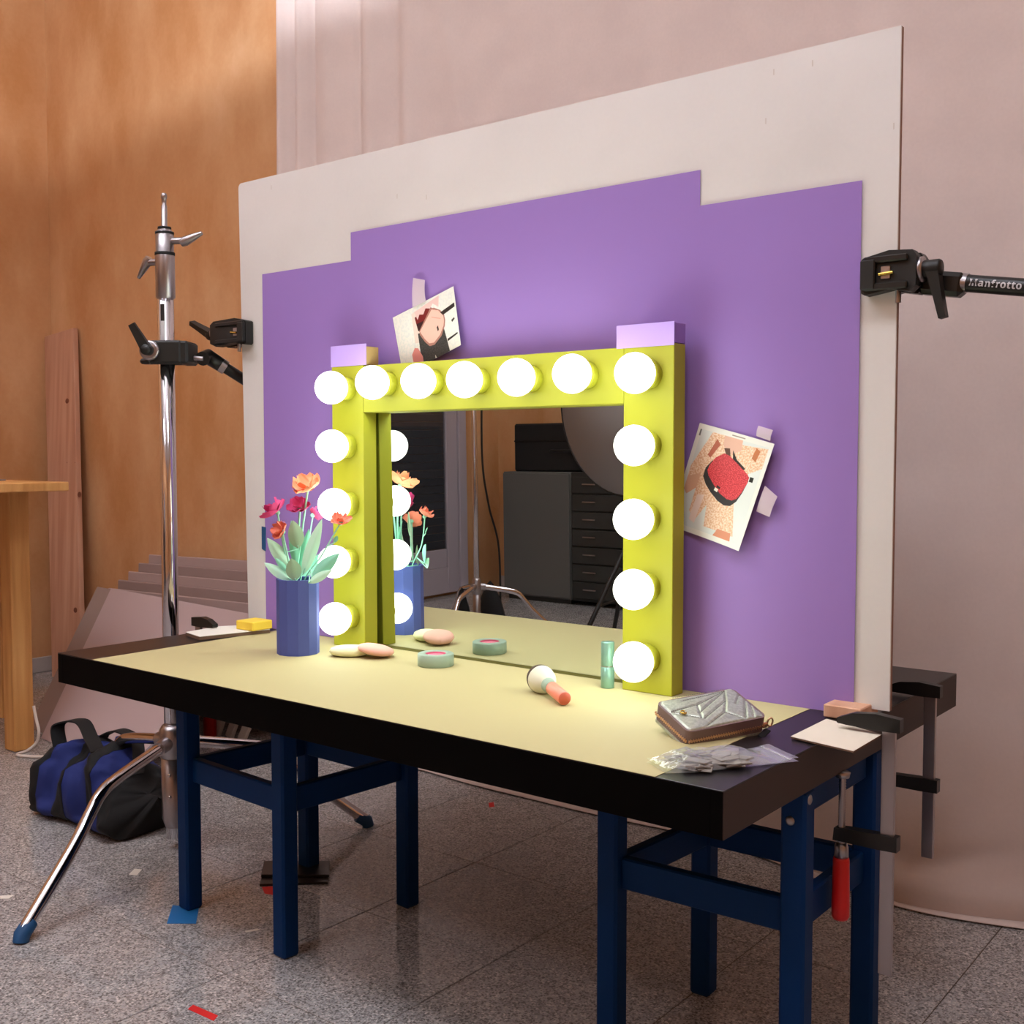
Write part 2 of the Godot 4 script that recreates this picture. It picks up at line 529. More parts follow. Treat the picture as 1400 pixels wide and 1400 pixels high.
# added, unseen: ceiling panels for overall light, an up-light bowl for the wall edge
const PANEL_ENERGY := 1.85
const BOWL_AT := Vector3(0.1, 3.0, 0.9)
const BOWL_ENERGY := 6.6
const BULB_ENERGY := 0.0186
const ROOM_TINT := Color(0.94, 0.955, 1.0)
func added_lamps() -> void:
	var spots := [[Vector3(-0.7, 3.52, 0.9), "added unseen ceiling panel lamp over the duffel bag's end of the room", 0.9], [Vector3(2.2, 3.52, 0.9), "added unseen ceiling panel lamp over the clamped end of the table", 2.15], [Vector3(0.3, 3.52, 2.9), "added unseen ceiling panel lamp over the dim front of the room", 1.2]]
	for sp in spots:
		var s := thing("added_panel_lamp", sp[1], "lamp", sp[0])  # added out of view to give soft overhead light
		var w := 0.6
		var hh := 0.3
		for k in [-1.0, 1.0]:
			part(s, "frame_side", cbox(Vector3(-w, -0.008, hh * k - 0.02), Vector3(w, 0.04, hh * k + 0.02), 0.003), M.skirting)
			part(s, "frame_side", cbox(Vector3(w * k - 0.02, -0.008, -hh + 0.02), Vector3(w * k + 0.02, 0.04, hh - 0.02), 0.003), M.skirting)
		part(s, "back_plate", cbox(Vector3(-w + 0.02, 0.03, -hh + 0.02), Vector3(w - 0.02, 0.04, hh - 0.02), 0.0), M.skirting)
		part(s, "diffuser", cbox(Vector3(-w + 0.02, 0.004, -hh + 0.02), Vector3(w - 0.02, 0.01, hh - 0.02), 0.0), M.added_lamp_front)
		part(s, "hanger", tube([Vector3(-0.4, 0.04, 0), Vector3(-0.4, 0.08, 0)], 0.01, 8), M.satin)
		part(s, "hanger", tube([Vector3(0.4, 0.04, 0), Vector3(0.4, 0.08, 0)], 0.01, 8), M.satin)
		var al := AreaLight3D.new()
		al.name = "panel_light"
		al.area_size = Vector2(1.16, 0.56)
		al.light_energy = PANEL_ENERGY * float(sp[2])
		al.light_color = ROOM_TINT
		al.area_range = 20.0
		al.shadow_enabled = true
		s.add_child(al)
		al.position = Vector3(0, -0.012, 0)
		al.rotation_degrees.x = -90.0
	var b := thing("added_uplight", "added unseen opaque bowl lamp under the ceiling, open at the top", "lamp", BOWL_AT)  # added out of view; its rim shapes the light edge on the wall
	part(b, "bowl", lathe([Vector2(0.0, -0.14), Vector2(0.10, -0.13), Vector2(0.18, -0.09), Vector2(0.24, -0.03), Vector2(0.245, -0.03), Vector2(0.185, -0.095), Vector2(0.10, -0.14), Vector2(0.0, -0.15)], 40), M.satin)
	part(b, "lamp_holder", tube([Vector3(0.0, -0.14, 0), Vector3(0.0, -0.006, 0)], 0.008), M.black_plastic)
	for k in 3:
		var a := TAU * k / 3.0
		part(b, "suspension_wire", tube([Vector3(cos(a) * 0.235, -0.03, sin(a) * 0.235), Vector3(0, 0.6, 0)], 0.0015, 5), M.black_plastic)
	var bb := part(b, "bulb", ball(0.013), M.added_lamp_front, Vector3(0, 0.006, 0))
	var ol := OmniLight3D.new()
	ol.name = "bowl_light"
	ol.light_energy = BOWL_ENERGY
	ol.light_color = ROOM_TINT
	ol.light_size = 0.012
	ol.omni_range = 20.0
	ol.omni_attenuation = 2.0
	ol.shadow_enabled = true
	bb.add_child(ol)

func room() -> void:
	var x0 := -2.8
	var x1 := 4.35
	var z0 := -1.57
	var z1 := 4.05
	var top := 3.6
	structure("wall_left", cbox(Vector3(x0 - 0.15, -0.05, z0 - 0.15), Vector3(x0, top, z1 + 0.15), 0.001), M.ochre)
	structure("wall_back", cbox(Vector3(x0, -0.05, z0 - 0.15), Vector3(x1, top, z0), 0.001), M.ochre)
	structure("wall_front", cbox(Vector3(x0, -0.05, z1), Vector3(x1, top, z1 + 0.15), 0.001), M.ochre)
	structure("wall_right", cbox(Vector3(x1, -0.05, z0 - 0.15), Vector3(x1 + 0.15, top, z1 + 0.15), 0.001), M.ochre)
	structure("ceiling", cbox(Vector3(x0 - 0.15, top, z0 - 0.15), Vector3(x1 + 0.15, top + 0.15, z1 + 0.15), 0.001), M.ceiling)
	structure("baseboard_left", cbox(Vector3(x0, 0, z0), Vector3(x0 + 0.012, 0.075, 2.5), 0.003), M.skirting)
	structure("baseboard_back", cbox(Vector3(x0 + 0.012, 0, z0), Vector3(x1, 0.075, z0 + 0.012), 0.003), M.skirting)
	structure("baseboard_front", cbox(Vector3(x0, 0, z1 - 0.012), Vector3(x1, 0.075, z1), 0.003), M.skirting)
	var fl := Node3D.new()
	fl.name = "floor"
	fl.set_meta("kind", "structure")
	fl.set_meta("label", "polished speckled grey granite tile floor with dark joints")
	add_child(fl)
	part(fl, "joint_bed", cbox(Vector3(x0, -0.06, z0), Vector3(x1, -0.0018, z1), 0.0), M.grout)
	# joints at x = 0.551 + 0.4 k and z = -0.446 + 0.4 k
	var g := 0.0022
	var xs: Array = [x0]
	var x := 0.551 - 0.4 * 8
	while x < x1:
		if x > x0 + 0.01: xs.append(x)
		x += 0.4
	xs.append(x1)
	var zs: Array = [z0]
	var z := -0.446 - 0.4 * 2
	while z < z1:
		if z > z0 + 0.01: zs.append(z)
		z += 0.4
	zs.append(z1)
	var cache := {}
	for i in xs.size() - 1:
		for j in zs.size() - 1:
			var sx: float = xs[i + 1] - xs[i] - g
			var sz: float = zs[j + 1] - zs[j] - g
			var key := "%.3f %.3f" % [sx, sz]
			if not cache.has(key):
				cache[key] = rbox(Vector3(sx, 0.02, sz), 0.0012)
			part(fl, "tile", cache[key], M.granite, Vector3((xs[i] + xs[i + 1]) * 0.5, -0.01, (zs[j] + zs[j + 1]) * 0.5))

func bump(x: float, c: float, w: float) -> float:
	return exp(-pow((x - c) / w, 2.0))
func curtain_z(x: float, y: float) -> float:
	var up := clampf(y / 3.2, 0.0, 1.0)
	var z := -1.405
	# the loose lower part stands forward and swings round towards the end
	var low := 1.0 - smoothstep(0.0, 1.1, y)
	z += low * (0.012 + 0.10 * bump(x, 1.50, 0.32))
	z += 0.02 * bump(x, 1.55, 0.6) * (1.0 - up)
	# pleats at the gathered end
	z += 0.030 * bump(x, -0.845, 0.022) + 0.032 * bump(x, -0.735, 0.030) + 0.024 * bump(x, -0.60, 0.065) + 0.020 * bump(x, -0.395, 0.05) + 0.016 * bump(x, -0.20, 0.05)
	z -= 0.018 * bump(x, -0.787, 0.012) + 0.02 * bump(x, -0.680, 0.012) + 0.014 * bump(x, -0.452, 0.02) + 0.010 * bump(x, -0.262, 0.03)
	# slack waves further along, and diagonal drag lines
	z += 0.006 * sin(x * 5.1 + y * 0.6) + 0.0035 * sin(x * 11.0 - y * 1.7 + 1.0)
	z += 0.008 * bump(x + (y - 2.2) * 0.22, 0.02, 0.035) * smoothstep(1.6, 2.4, y)
	z += 0.004 * sin(y * 7.0 + x * 9.0) * bump(x, 1.75, 0.35) * (1.0 - smoothstep(0.4, 1.6, y))
	# crease just above the floor
	var cr := 0.11 + 0.05 * absf(x - 1.58)
	z += 0.016 * bump(y, cr * 0.40, cr * 0.38) * smoothstep(1.2, 1.6, x)
	z -= 0.010 * bump(y - 0.30 * absf(x - 1.55), 0.10, 0.022) * smoothstep(1.35, 1.5, x) * (1.0 - smoothstep(1.62, 1.85, x))
	return z
func curtain() -> void:
	var c := thing("backdrop_curtain", "long off-white cloth backdrop hanging behind the white board, pleated at one end", "curtain")
	var f := func(u: float, v: float) -> Vector3:
		# finer columns towards the gathered end
		var t := u * u * 0.45 + u * 0.55
		var xx := lerpf(-0.885, 3.1, t)
		var yy := lerpf(0.004, 3.3, v * v * 0.5 + v * 0.5)
		return Vector3(xx, yy, curtain_z(xx, yy))
	part(c, "cloth", sheet(f, 260, 90, 0.003), M.cloth)
	part(c, "hem", sheet(func(u: float, v: float) -> Vector3:
		var xx := lerpf(-0.88, 3.1, u * u * 0.45 + u * 0.55)
		return Vector3(xx, 0.004 + 0.014 * sin(v * PI) * (0.6 + 0.4 * sin(xx * 7.0)), curtain_z(xx, 0.0) + v * 0.035 * (0.7 + 0.3 * sin(xx * 4.0))), 160, 4, 0.002), M.cloth)
	part(c, "rail", tube([Vector3(-1.0, 3.31, -1.405), Vector3(3.2, 3.31, -1.405)], 0.02), M.satin)
	for k in 5:
		var xx := lerpf(-0.9, 3.1, k / 4.0)
		part(c, "rail_bracket", tube([Vector3(xx, 3.31, -1.405), Vector3(xx, 3.6, -1.405)], 0.008, 8), M.satin)

func board_and_papers() -> void:
	var b := thing("backdrop_board", "large white painted board standing upright on the black table", "board", Vector3(0, 0, 0))
	var x0 := -0.008
	var x1 := 1.747
	var y0 := 0.632
	var y1 := 1.792
	# rounded at the upper corner beside the steel stand
	var poly := PackedVector2Array([Vector2(x0 + 0.02, y0), Vector2(x1, y0), Vector2(x1, y1)])
	for i in 5:
		var a := PI * 0.5 * i / 4.0
		poly.append(Vector2(x0 + 0.012 - sin(a) * 0.012, y1 - 0.012 + cos(a) * 0.012))
	part(b, "face", prism(poly, ZB - 0.004, ZB), M.board)
	part(b, "core", prism(poly, ZB - 0.012, ZB - 0.004), M.board_edge)
	# scuffs
	var rng := RandomNumberGenerator.new()
	rng.seed = 5
	var spots := [[371, 256], [583, 269], [1058, 98], [1111, 86], [1222, 172], [1047, 165], [543, 268]]
	for sp in spots:
		var p := hz(sp[0], sp[1], ZB)
		part(b, "scuff", cbox(p - Vector3(0.0012, 0.006, 0), p + Vector3(0.0012, 0.005, 0.0003), 0.0001), M.scuff)
	var bow := func(x: float, y: float, amt: float) -> float:
		var outer := maxf(smoothstep(1.36, 1.50, x), 1.0 - smoothstep(0.28, 0.42, x))
		var k := clampf((0.86 - y) / 0.24, 0.0, 1.0)
		return ZB + 0.0012 + amt + outer * 0.0 * k * k
	var mk := func(xa: float, xb: float, yt: float, amt: float) -> ArrayMesh:
		return sheet(func(u: float, v: float) -> Vector3:
			var x := lerpf(xa, xb, u)
			var y := lerpf(H + 0.001, yt, v)
			return Vector3(x, y, bow.call(x, y, amt)), 24, 40, 0.0006)
	single("purple_paper", "matte purple paper sheet nearest the vase, fixed to the white board", "paper", mk.call(0.087, 0.44, 1.545, 0.0), M.purple)
	single("purple_paper", "tallest purple paper sheet, behind the lit mirror frame", "paper", mk.call(0.421, 1.372, 1.612, 0.0009), M.purple)
	single("purple_paper", "purple paper sheet carrying the print of the red handbag", "paper", mk.call(1.315, 1.685, 1.545, 0.0018), M.purple)
	single("blue_tape", "small dark blue tape tab on the white board's edge above the vase", "tape", prism(PackedVector2Array([Vector2(0, -0.03), Vector2(0.016, -0.036), Vector2(0.018, 0.028), Vector2(0, 0.03)]), 0, 0.0006), M.blue_tape_dark, hz(358, 735, ZB + 0.001))

func table() -> void:
	var t := thing("table_top", "long black table top with deep square edges on two blue trestles", "table", Vector3.ZERO)
	var L := 1.712
	var D := 1.04
	part(t, "top_panel", cbox(Vector3(0.0, H - 0.0022, -D), Vector3(L, H, 0.0), 0.0006), M.black_top)
	part(t, "front_edge", cbox(Vector3(0.02, H - 0.069, -0.02), Vector3(L - 0.02, H - 0.0022, 0.0), 0.0006), M.black_edge)
	part(t, "back_edge", cbox(Vector3(0.02, H - 0.069, -D), Vector3(L - 0.02, H - 0.0022, -D + 0.02), 0.0006), M.black_edge)
	part(t, "side_edge", cbox(Vector3(0.0, H - 0.069, -D), Vector3(0.02, H - 0.0022, 0.0), 0.0006), M.black_edge)
	part(t, "side_edge", cbox(Vector3(L - 0.0015, H - 0.069, -D), Vector3(L, H - 0.0022, -0.0004), 0.0004), M.black_edge_lit)  # light on this end painted as brown over the black
	part(t, "side_edge", cbox(Vector3(L - 0.02, H - 0.069, -D), Vector3(L - 0.0015, H - 0.0022, 0.0), 0.0), M.black_edge)
	part(t, "core", cbox(Vector3(0.02, H - 0.068, -D + 0.02), Vector3(L - 0.02, H - 0.0022, -0.02), 0.0), M.black_edge)
	var p := sheet(func(u: float, v: float) -> Vector3:
		return Vector3(lerpf(0.146, 1.604, u), H + 0.0008, lerpf(0.001, -0.5375, v)), 40, 8, 0.0006)
	single("cream_paper", "pale cream paper sheet covering most of the black table top", "paper", p, M.cream)

func trestle(label: String, legs: Array, bolts: bool, tail: float) -> void:
	var c := Vector2.ZERO
	for l in legs: c += l * 0.25
	var t := thing("trestle", label, "trestle", Vector3(c.x, 0, c.y), "blue trestles under the table")
	var ax: Vector2 = (legs[1] - legs[0]).normalized()
	var yaw := -atan2(ax.y, ax.x)
	var b := Basis(Vector3.UP, yaw)
	var w := 0.042
	for l in legs:
		part(t, "leg", rbox(Vector3(w, 0.546, w), 0.005), M.blue_wood, Vector3(l.x - c.x, 0.273, l.y - c.y), b)
	for e in [[0, 1], [1, 2], [3, 2], [0, 3]]:
		var p: Vector2 = legs[e[0]]
		var q: Vector2 = legs[e[1]]
		var d := q - p
		var m := (p + q) * 0.5 - c
		var bb := Basis(Vector3.UP, -atan2(d.y, d.x))
		var inn: Vector2 = -m.normalized() * 0.008
		part(t, "stretcher", rbox(Vector3(d.length() - w + 0.004, 0.056, 0.022), 0.003), M.blue_wood, Vector3(m.x + inn.x, 0.334, m.y + inn.y), bb)
		if e[0] + e[1] in [3]:
			# front to back bearers just under the table top
			part(t, "bearer", rbox(Vector3(d.length() - w + 0.002, 0.052, 0.030), 0.008), M.blue_wood, Vector3(m.x + inn.x, 0.519, m.y + inn.y), bb)
			if tail > 0.0 and e[0] == 1:
				var tp := q - c + d.normalized() * (w * 0.5 + tail * 0.5)
				part(t, "bearer_end", rbox(Vector3(tail, 0.052, 0.030), 0.012), M.blue_wood, Vector3(tp.x, 0.519, tp.y), bb)
	if not bolts: return
	for l in [legs[1]]:
		var xf := Transform3D(b * Basis(Vector3.FORWARD, PI / 2), Vector3(l.x - c.x, 0.531, l.y - c.y) + b * Vector3(w * 0.5, 0, 0.004))
		var s := begin()
		add_lathe(s, [Vector2(0, -0.002), Vector2(0.008, -0.002), Vector2(0.008, 0.001), Vector2(0.004, 0.003), Vector2(0.0, 0.002)], 14, xf)
		part(t, "bolt", done(s), M.bolt)
	var f := Transform3D(b * Basis(Vector3.RIGHT, PI / 2), Vector3(legs[1].x - c.x, 0.497, legs[1].y - c.y) + b * Vector3(-0.004, 0, w * 0.5))
	var s2 := begin()
	add_lathe(s2, [Vector2(0, -0.002), Vector2(0.0075, -0.002), Vector2(0.0075, 0.001), Vector2(0.004, 0.003), Vector2(0.0, 0.002)], 14, f)
	part(t, "bolt", done(s2), M.bolt)
func trestles() -> void:
	trestle("dark blue wooden trestle with one foot on bright blue tape", [Vector2(0.208, -0.205), Vector2(0.582, -0.180), Vector2(0.603, -0.535), Vector2(0.240, -0.545)], false, 0.0)
	trestle("dark blue wooden trestle beside the red-handled clamp", [Vector2(1.346, -0.285), Vector2(1.689, -0.297), Vector2(1.689, -0.600), Vector2(1.366, -0.590)], true, 0.06)

func vanity() -> void:
	var f := thing("vanity_surround", "yellow vanity surround of two posts and a beam, set with glowing globe bulbs", "mirror frame", Vector3(0.89, H + 0.001, -0.49))
	var o := -f.position
	var zf := -0.468
	var zk := -0.510
	var put := func(a: Vector3, b: Vector3, called: String, m: Material) -> Node3D:
		return part(f, called, cbox(a + o, b + o, 0.0012), m)
	var lp: Node3D = put.call(Vector3(0.426, H + 0.001, zk), Vector3(0.533, 1.283, zf), "post", M.yellow)
	var rp: Node3D = put.call(Vector3(1.248, H + 0.001, zk), Vector3(1.359, 1.283, zf), "post", M.yellow)
	put.call(Vector3(0.5335, 1.173, zk), Vector3(1.2475, 1.281, zf + 0.0005), "beam", M.yellow)
	# lilac paper caps on the post heads
	part(lp, "cap_paper", cbox(Vector3(0.424, 1.283, zf - 0.001) + o, Vector3(0.543, 1.332, zf + 0.0005) + o, 0.0003), M.lilac)
	part(lp, "cap_block", cbox(Vector3(0.440, 1.283, zk) + o, Vector3(0.542, 1.326, zf - 0.002) + o, 0.001), M.card_tan)
	part(rp, "cap_paper", cbox(Vector3(1.232, 1.279, zf + 0.0005) + o, Vector3(1.3595, 1.323, zf + 0.0015) + o, 0.0003), M.lilac)
	part(rp, "cap_block", cbox(Vector3(1.236, 1.284, zk) + o, Vector3(1.3592, 1.322, zf - 0.0005) + o, 0.001), M.purple)
	var sock := lathe([Vector2(0.0, 0), Vector2(0.0275, 0), Vector2(0.0275, 0.018), Vector2(0.0255, 0.020), Vector2(0.0, 0.020)], 28)
	var bp: Array = []
	for i in 15:
		var a := -PI * 0.5 + 0.52 + (PI - 0.52) * i / 14.0
		bp.append(Vector2(maxf(cos(a), 0.0) * 0.0385, 0.0385 + sin(a) * 0.0385))
	bp[14].x = 0.0
	bp.insert(0, Vector2(0.018, -0.006))
	var bulb := lathe(bp, 36)
	var at: Array = []
	var px := [[453, 530], [509, 523], [572, 521], [635, 519], [706, 516], [782, 511], [868, 510], [454, 610], [457, 690], [457, 768], [458, 846], [867, 609], [866, 710], [866, 806], [866, 905]]
	for p in px:
		var c := hz(p[0], p[1], zf + 0.053)
		at.append(c)
	var tilt := Basis(Vector3.RIGHT, PI / 2)
	for c in at:
		var s := part(f, "socket", sock, M.yellow, Vector3(c.x, c.y, zf) + o, tilt)
		var bl := part(s, "bulb", bulb, M.bulb, Vector3(0, 0.0145, 0))
		bl.set_meta("label", "glowing white globe bulb")
		var l := OmniLight3D.new()
		l.name = "bulb_light"
		l.light_energy = BULB_ENERGY
		l.light_color = Color(0.93, 1.0, 0.94)
		l.light_size = 0.037
		l.omni_range = 12.0
		l.omni_attenuation = 2.0
		l.shadow_enabled = true
		bl.add_child(l)
		l.position = Vector3(0, 0.0385, 0)
	# the mirror leans behind the frame
	var m := thing("mirror", "large frameless mirror leaning behind the yellow bulb frame", "mirror", Vector3(0.89, H + 0.001, ZMIR))
	m.rotation_degrees.x = MIR_LEAN
	part(m, "glass", cbox(Vector3(-0.40, 0.0065, -0.004), Vector3(0.40, 0.60, 0.0), 0.0), M.mirror)
	part(m, "edge_strip", cbox(Vector3(-0.40, 0.0, -0.004), Vector3(0.40, 0.006, 0.0005), 0.0), M.edge_reflection)  # strip coloured to imitate a reflection along the glass
	part(m, "backing", cbox(Vector3(-0.40, 0.0, -0.0062), Vector3(0.40, 0.60, -0.0042), 0.0), M.dark_board)

# ------------------------------------------------------------------ paper flowers
func petal_mesh(l: float, w: float, cup: float, ruffle: float, seed_: int) -> ArrayMesh:
	return sheet(func(u: float, v: float) -> Vector3:
		var a := (u - 0.5) * 2.0
		var half := w * 0.5 * pow(sin(PI * clampf(0.08 + v * 0.80, 0.0, 1.0)), 0.75)
		var lift := cup * l * v * v + ruffle * l * sin(a * 4.0 + seed_) * v * v
		return Vector3(a * half, lift + absf(a) * absf(a) * w * 0.16 * v, v * l * (1.0 - 0.12 * a * a)), 8, 7, 0.0005)
func leaf_mesh(l: float, w: float, bend: float) -> ArrayMesh:
	return sheet(func(u: float, v: float) -> Vector3:
		var a := (u - 0.5) * 2.0
		var half := w * 0.5 * pow(sin(PI * clampf(pow(v, 0.85), 0.004, 0.996)), 0.8)
		return Vector3(a * half, v * l, bend * l * v * v - absf(a) * half * 0.35), 6, 10, 0.0005)
func facing(up: Vector3, n: Vector3) -> Basis:
	var y := up.normalized()
	var z := (n - y * n.dot(y)).normalized()
	return Basis(y.cross(z), y, z)
func vase_and_flowers() -> void:
	var vc := Vector3(0.444, H + 0.001, -0.341)
	var r := 0.0485
	var vh := 0.172
	var v := thing("vase", "faceted blue paper vase holding paper flowers", "vase", vc)
	v.rotation.y = 0.35
	var s := begin()
	add_lathe(s, [Vector2(0, 0.0), Vector2(r, 0.0), Vector2(r, vh), Vector2(r - 0.0025, vh), Vector2(r - 0.0025, 0.004), Vector2(0, 0.004)], 12, Transform3D.IDENTITY, false)
	part(v, "body", done(s), M.vase)
	var rim := begin()
	add_lathe(rim, [Vector2(r - 0.006, vh - 0.003), Vector2(r + 0.0004, vh - 0.003), Vector2(r + 0.0004, vh + 0.0008), Vector2(r - 0.006, vh + 0.0008), Vector2(r - 0.006, vh - 0.003)], 12, Transform3D.IDENTITY, false)
	part(v, "rim", done(rim), M.vase)
	var back := (CAM - vc).normalized()
	var dep := -(cam_basis.inverse() * (vc - CAM)).z
	# pixel of bloom, depth offset, size, petals colour, tilt of bloom axis, pixel where the stem leaves the vase, label
	var kinds := [
		[421, 668, 0.01, 0.044, "orange", Vector3(0.1, 0.8, 0.5), 404, 6, "large light orange paper flower standing tallest in the blue vase"],
		[379, 700, 0.02, 0.040, "magenta", Vector3(-0.5, 0.75, 0.45), 399, 5, "magenta paper flower leaning over the rim beside the blue tape tab"],
		[410, 694, -0.01, 0.031, "magenta", Vector3(0.25, 0.7, 0.6), 405, 5, "small magenta paper flower just below the tall orange one"],
		[386, 727, 0.04, 0.030, "coral", Vector3(-0.2, 0.45, 0.9), 402, 5, "coral paper flower hanging low over the leaves of the vase"],
		[466, 714, 0.055, 0.026, "coral", Vector3(0.35, 0.85, 0.3), 413, 5, "small coral paper flower on a thin stem in front of a bulb"],
		[428, 704, -0.075, 0.024, "pink", Vector3(0.2, 0.5, -0.8), 410, 4, "small pink paper bud turned towards the mirror"],
	]
	# leaves per flower: base pixel, tip pixel, width, material, depth offset, normal lean
	var leaves := [
		[[409, 790, 422, 722, 0.026, "leaf_mint", -0.01], [414, 786, 440, 711, 0.034, "leaf_pale", 0.03]],
		[[396, 775, 366, 735, 0.036, "leaf_pale", 0.015], [394, 782, 376, 762, 0.016, "leaf_mint", 0.02]],
		[[405, 775, 397, 712, 0.026, "leaf_mint", 0.005], [404, 794, 398, 764, 0.042, "leaf_olive", 0.045]],
		[[398, 793, 362, 768, 0.030, "leaf_pale", 0.02], [408, 750, 400, 712, 0.042, "leaf_olive", 0.03]],
		[[426, 790, 462, 757, 0.036, "leaf_mint", 0.055], [422, 797, 452, 779, 0.024, "leaf_pale", 0.06], [457, 742, 461, 733, 0.012, "leaf_mint", 0.055]],
		[[408, 786, 434, 728, 0.03, "leaf_mint", -0.06], [410, 790, 452, 750, 0.03, "leaf_mint", -0.07]],
	]
	for i in kinds.size():
		var k: Array = kinds[i]
		var bloom := pd(k[0], k[1], dep - k[2])
		var mouth := pd(k[6], 803, dep - k[2] * 0.4)
		var foot := vc + Vector3((mouth.x - vc.x) * 0.3, 0.006, (mouth.z - vc.z) * 0.3)
		var fl := thing("paper_flower", k[8], "flower", foot, "paper flowers in the vase")
		var mid := (mouth + bloom) * 0.5 + Vector3(0.004, 0, 0.003) * (i - 2)
		var path := smooth_path([foot, mouth, mid, bloom], 8)
		for j in path.size(): path[j] -= foot
		part(fl, "stem", tube(path, 0.0024 if i < 4 else 0.0017, 7), M.stem)
		var ax: Vector3 = k[5].normalized()
		var b := axis_basis(ax)
		var n: int = k[7]
		for j in n:
			var pm := petal_mesh(k[3] * (0.9 + 0.18 * sin(j * 2.3 + i)), k[3] * 1.05, 0.35 + 0.12 * sin(j * 1.7), 0.07, j + i)
			part(fl, "petal", pm, M[k[4]], bloom - foot, b * Basis(Vector3.UP, TAU * j / n + i * 0.7))
		for j in 3:
			var pm := petal_mesh(k[3] * 0.55, k[3] * 0.6, 1.1, 0.1, j)
			part(fl, "inner_petal", pm, M[k[4]], bloom - foot + ax * 0.003, b * Basis(Vector3.UP, TAU * j / 3.0 + i))
		var cup := begin()
		add_lathe(cup, [Vector2(0.0, -0.008), Vector2(0.004, -0.006), Vector2(0.006, 0.001), Vector2(0.0, 0.003)], 10, Transform3D(b, bloom - foot))
		part(fl, "calyx", done(cup), M.stem)
		for lf in leaves[i]:
			var p0 := pd(lf[0], lf[1], dep - lf[6])
			var p1 := pd(lf[2], lf[3], dep - lf[6] - 0.008)
			var d := p1 - p0
			part(fl, "leaf", leaf_mesh(d.length(), lf[4] * 0.86, 0.10 if lf[6] < 0.0 else -0.12), M[lf[5]], p0 - foot, facing(d, back + Vector3(0.25 * (1 if lf[2] > lf[0] else -1), 0.35, 0)))
			# petiole from the stem
			var near: Vector3 = path[12]
			for q in path:
				if q.distance_to(p0 - foot) < near.distance_to(p0 - foot) and q.y < (p0 - foot).y + 0.002: near = q
			part(fl, "petiole", tube([near, p0 - foot, p0 - foot + d * 0.12], 0.0013, 6), M.stem)

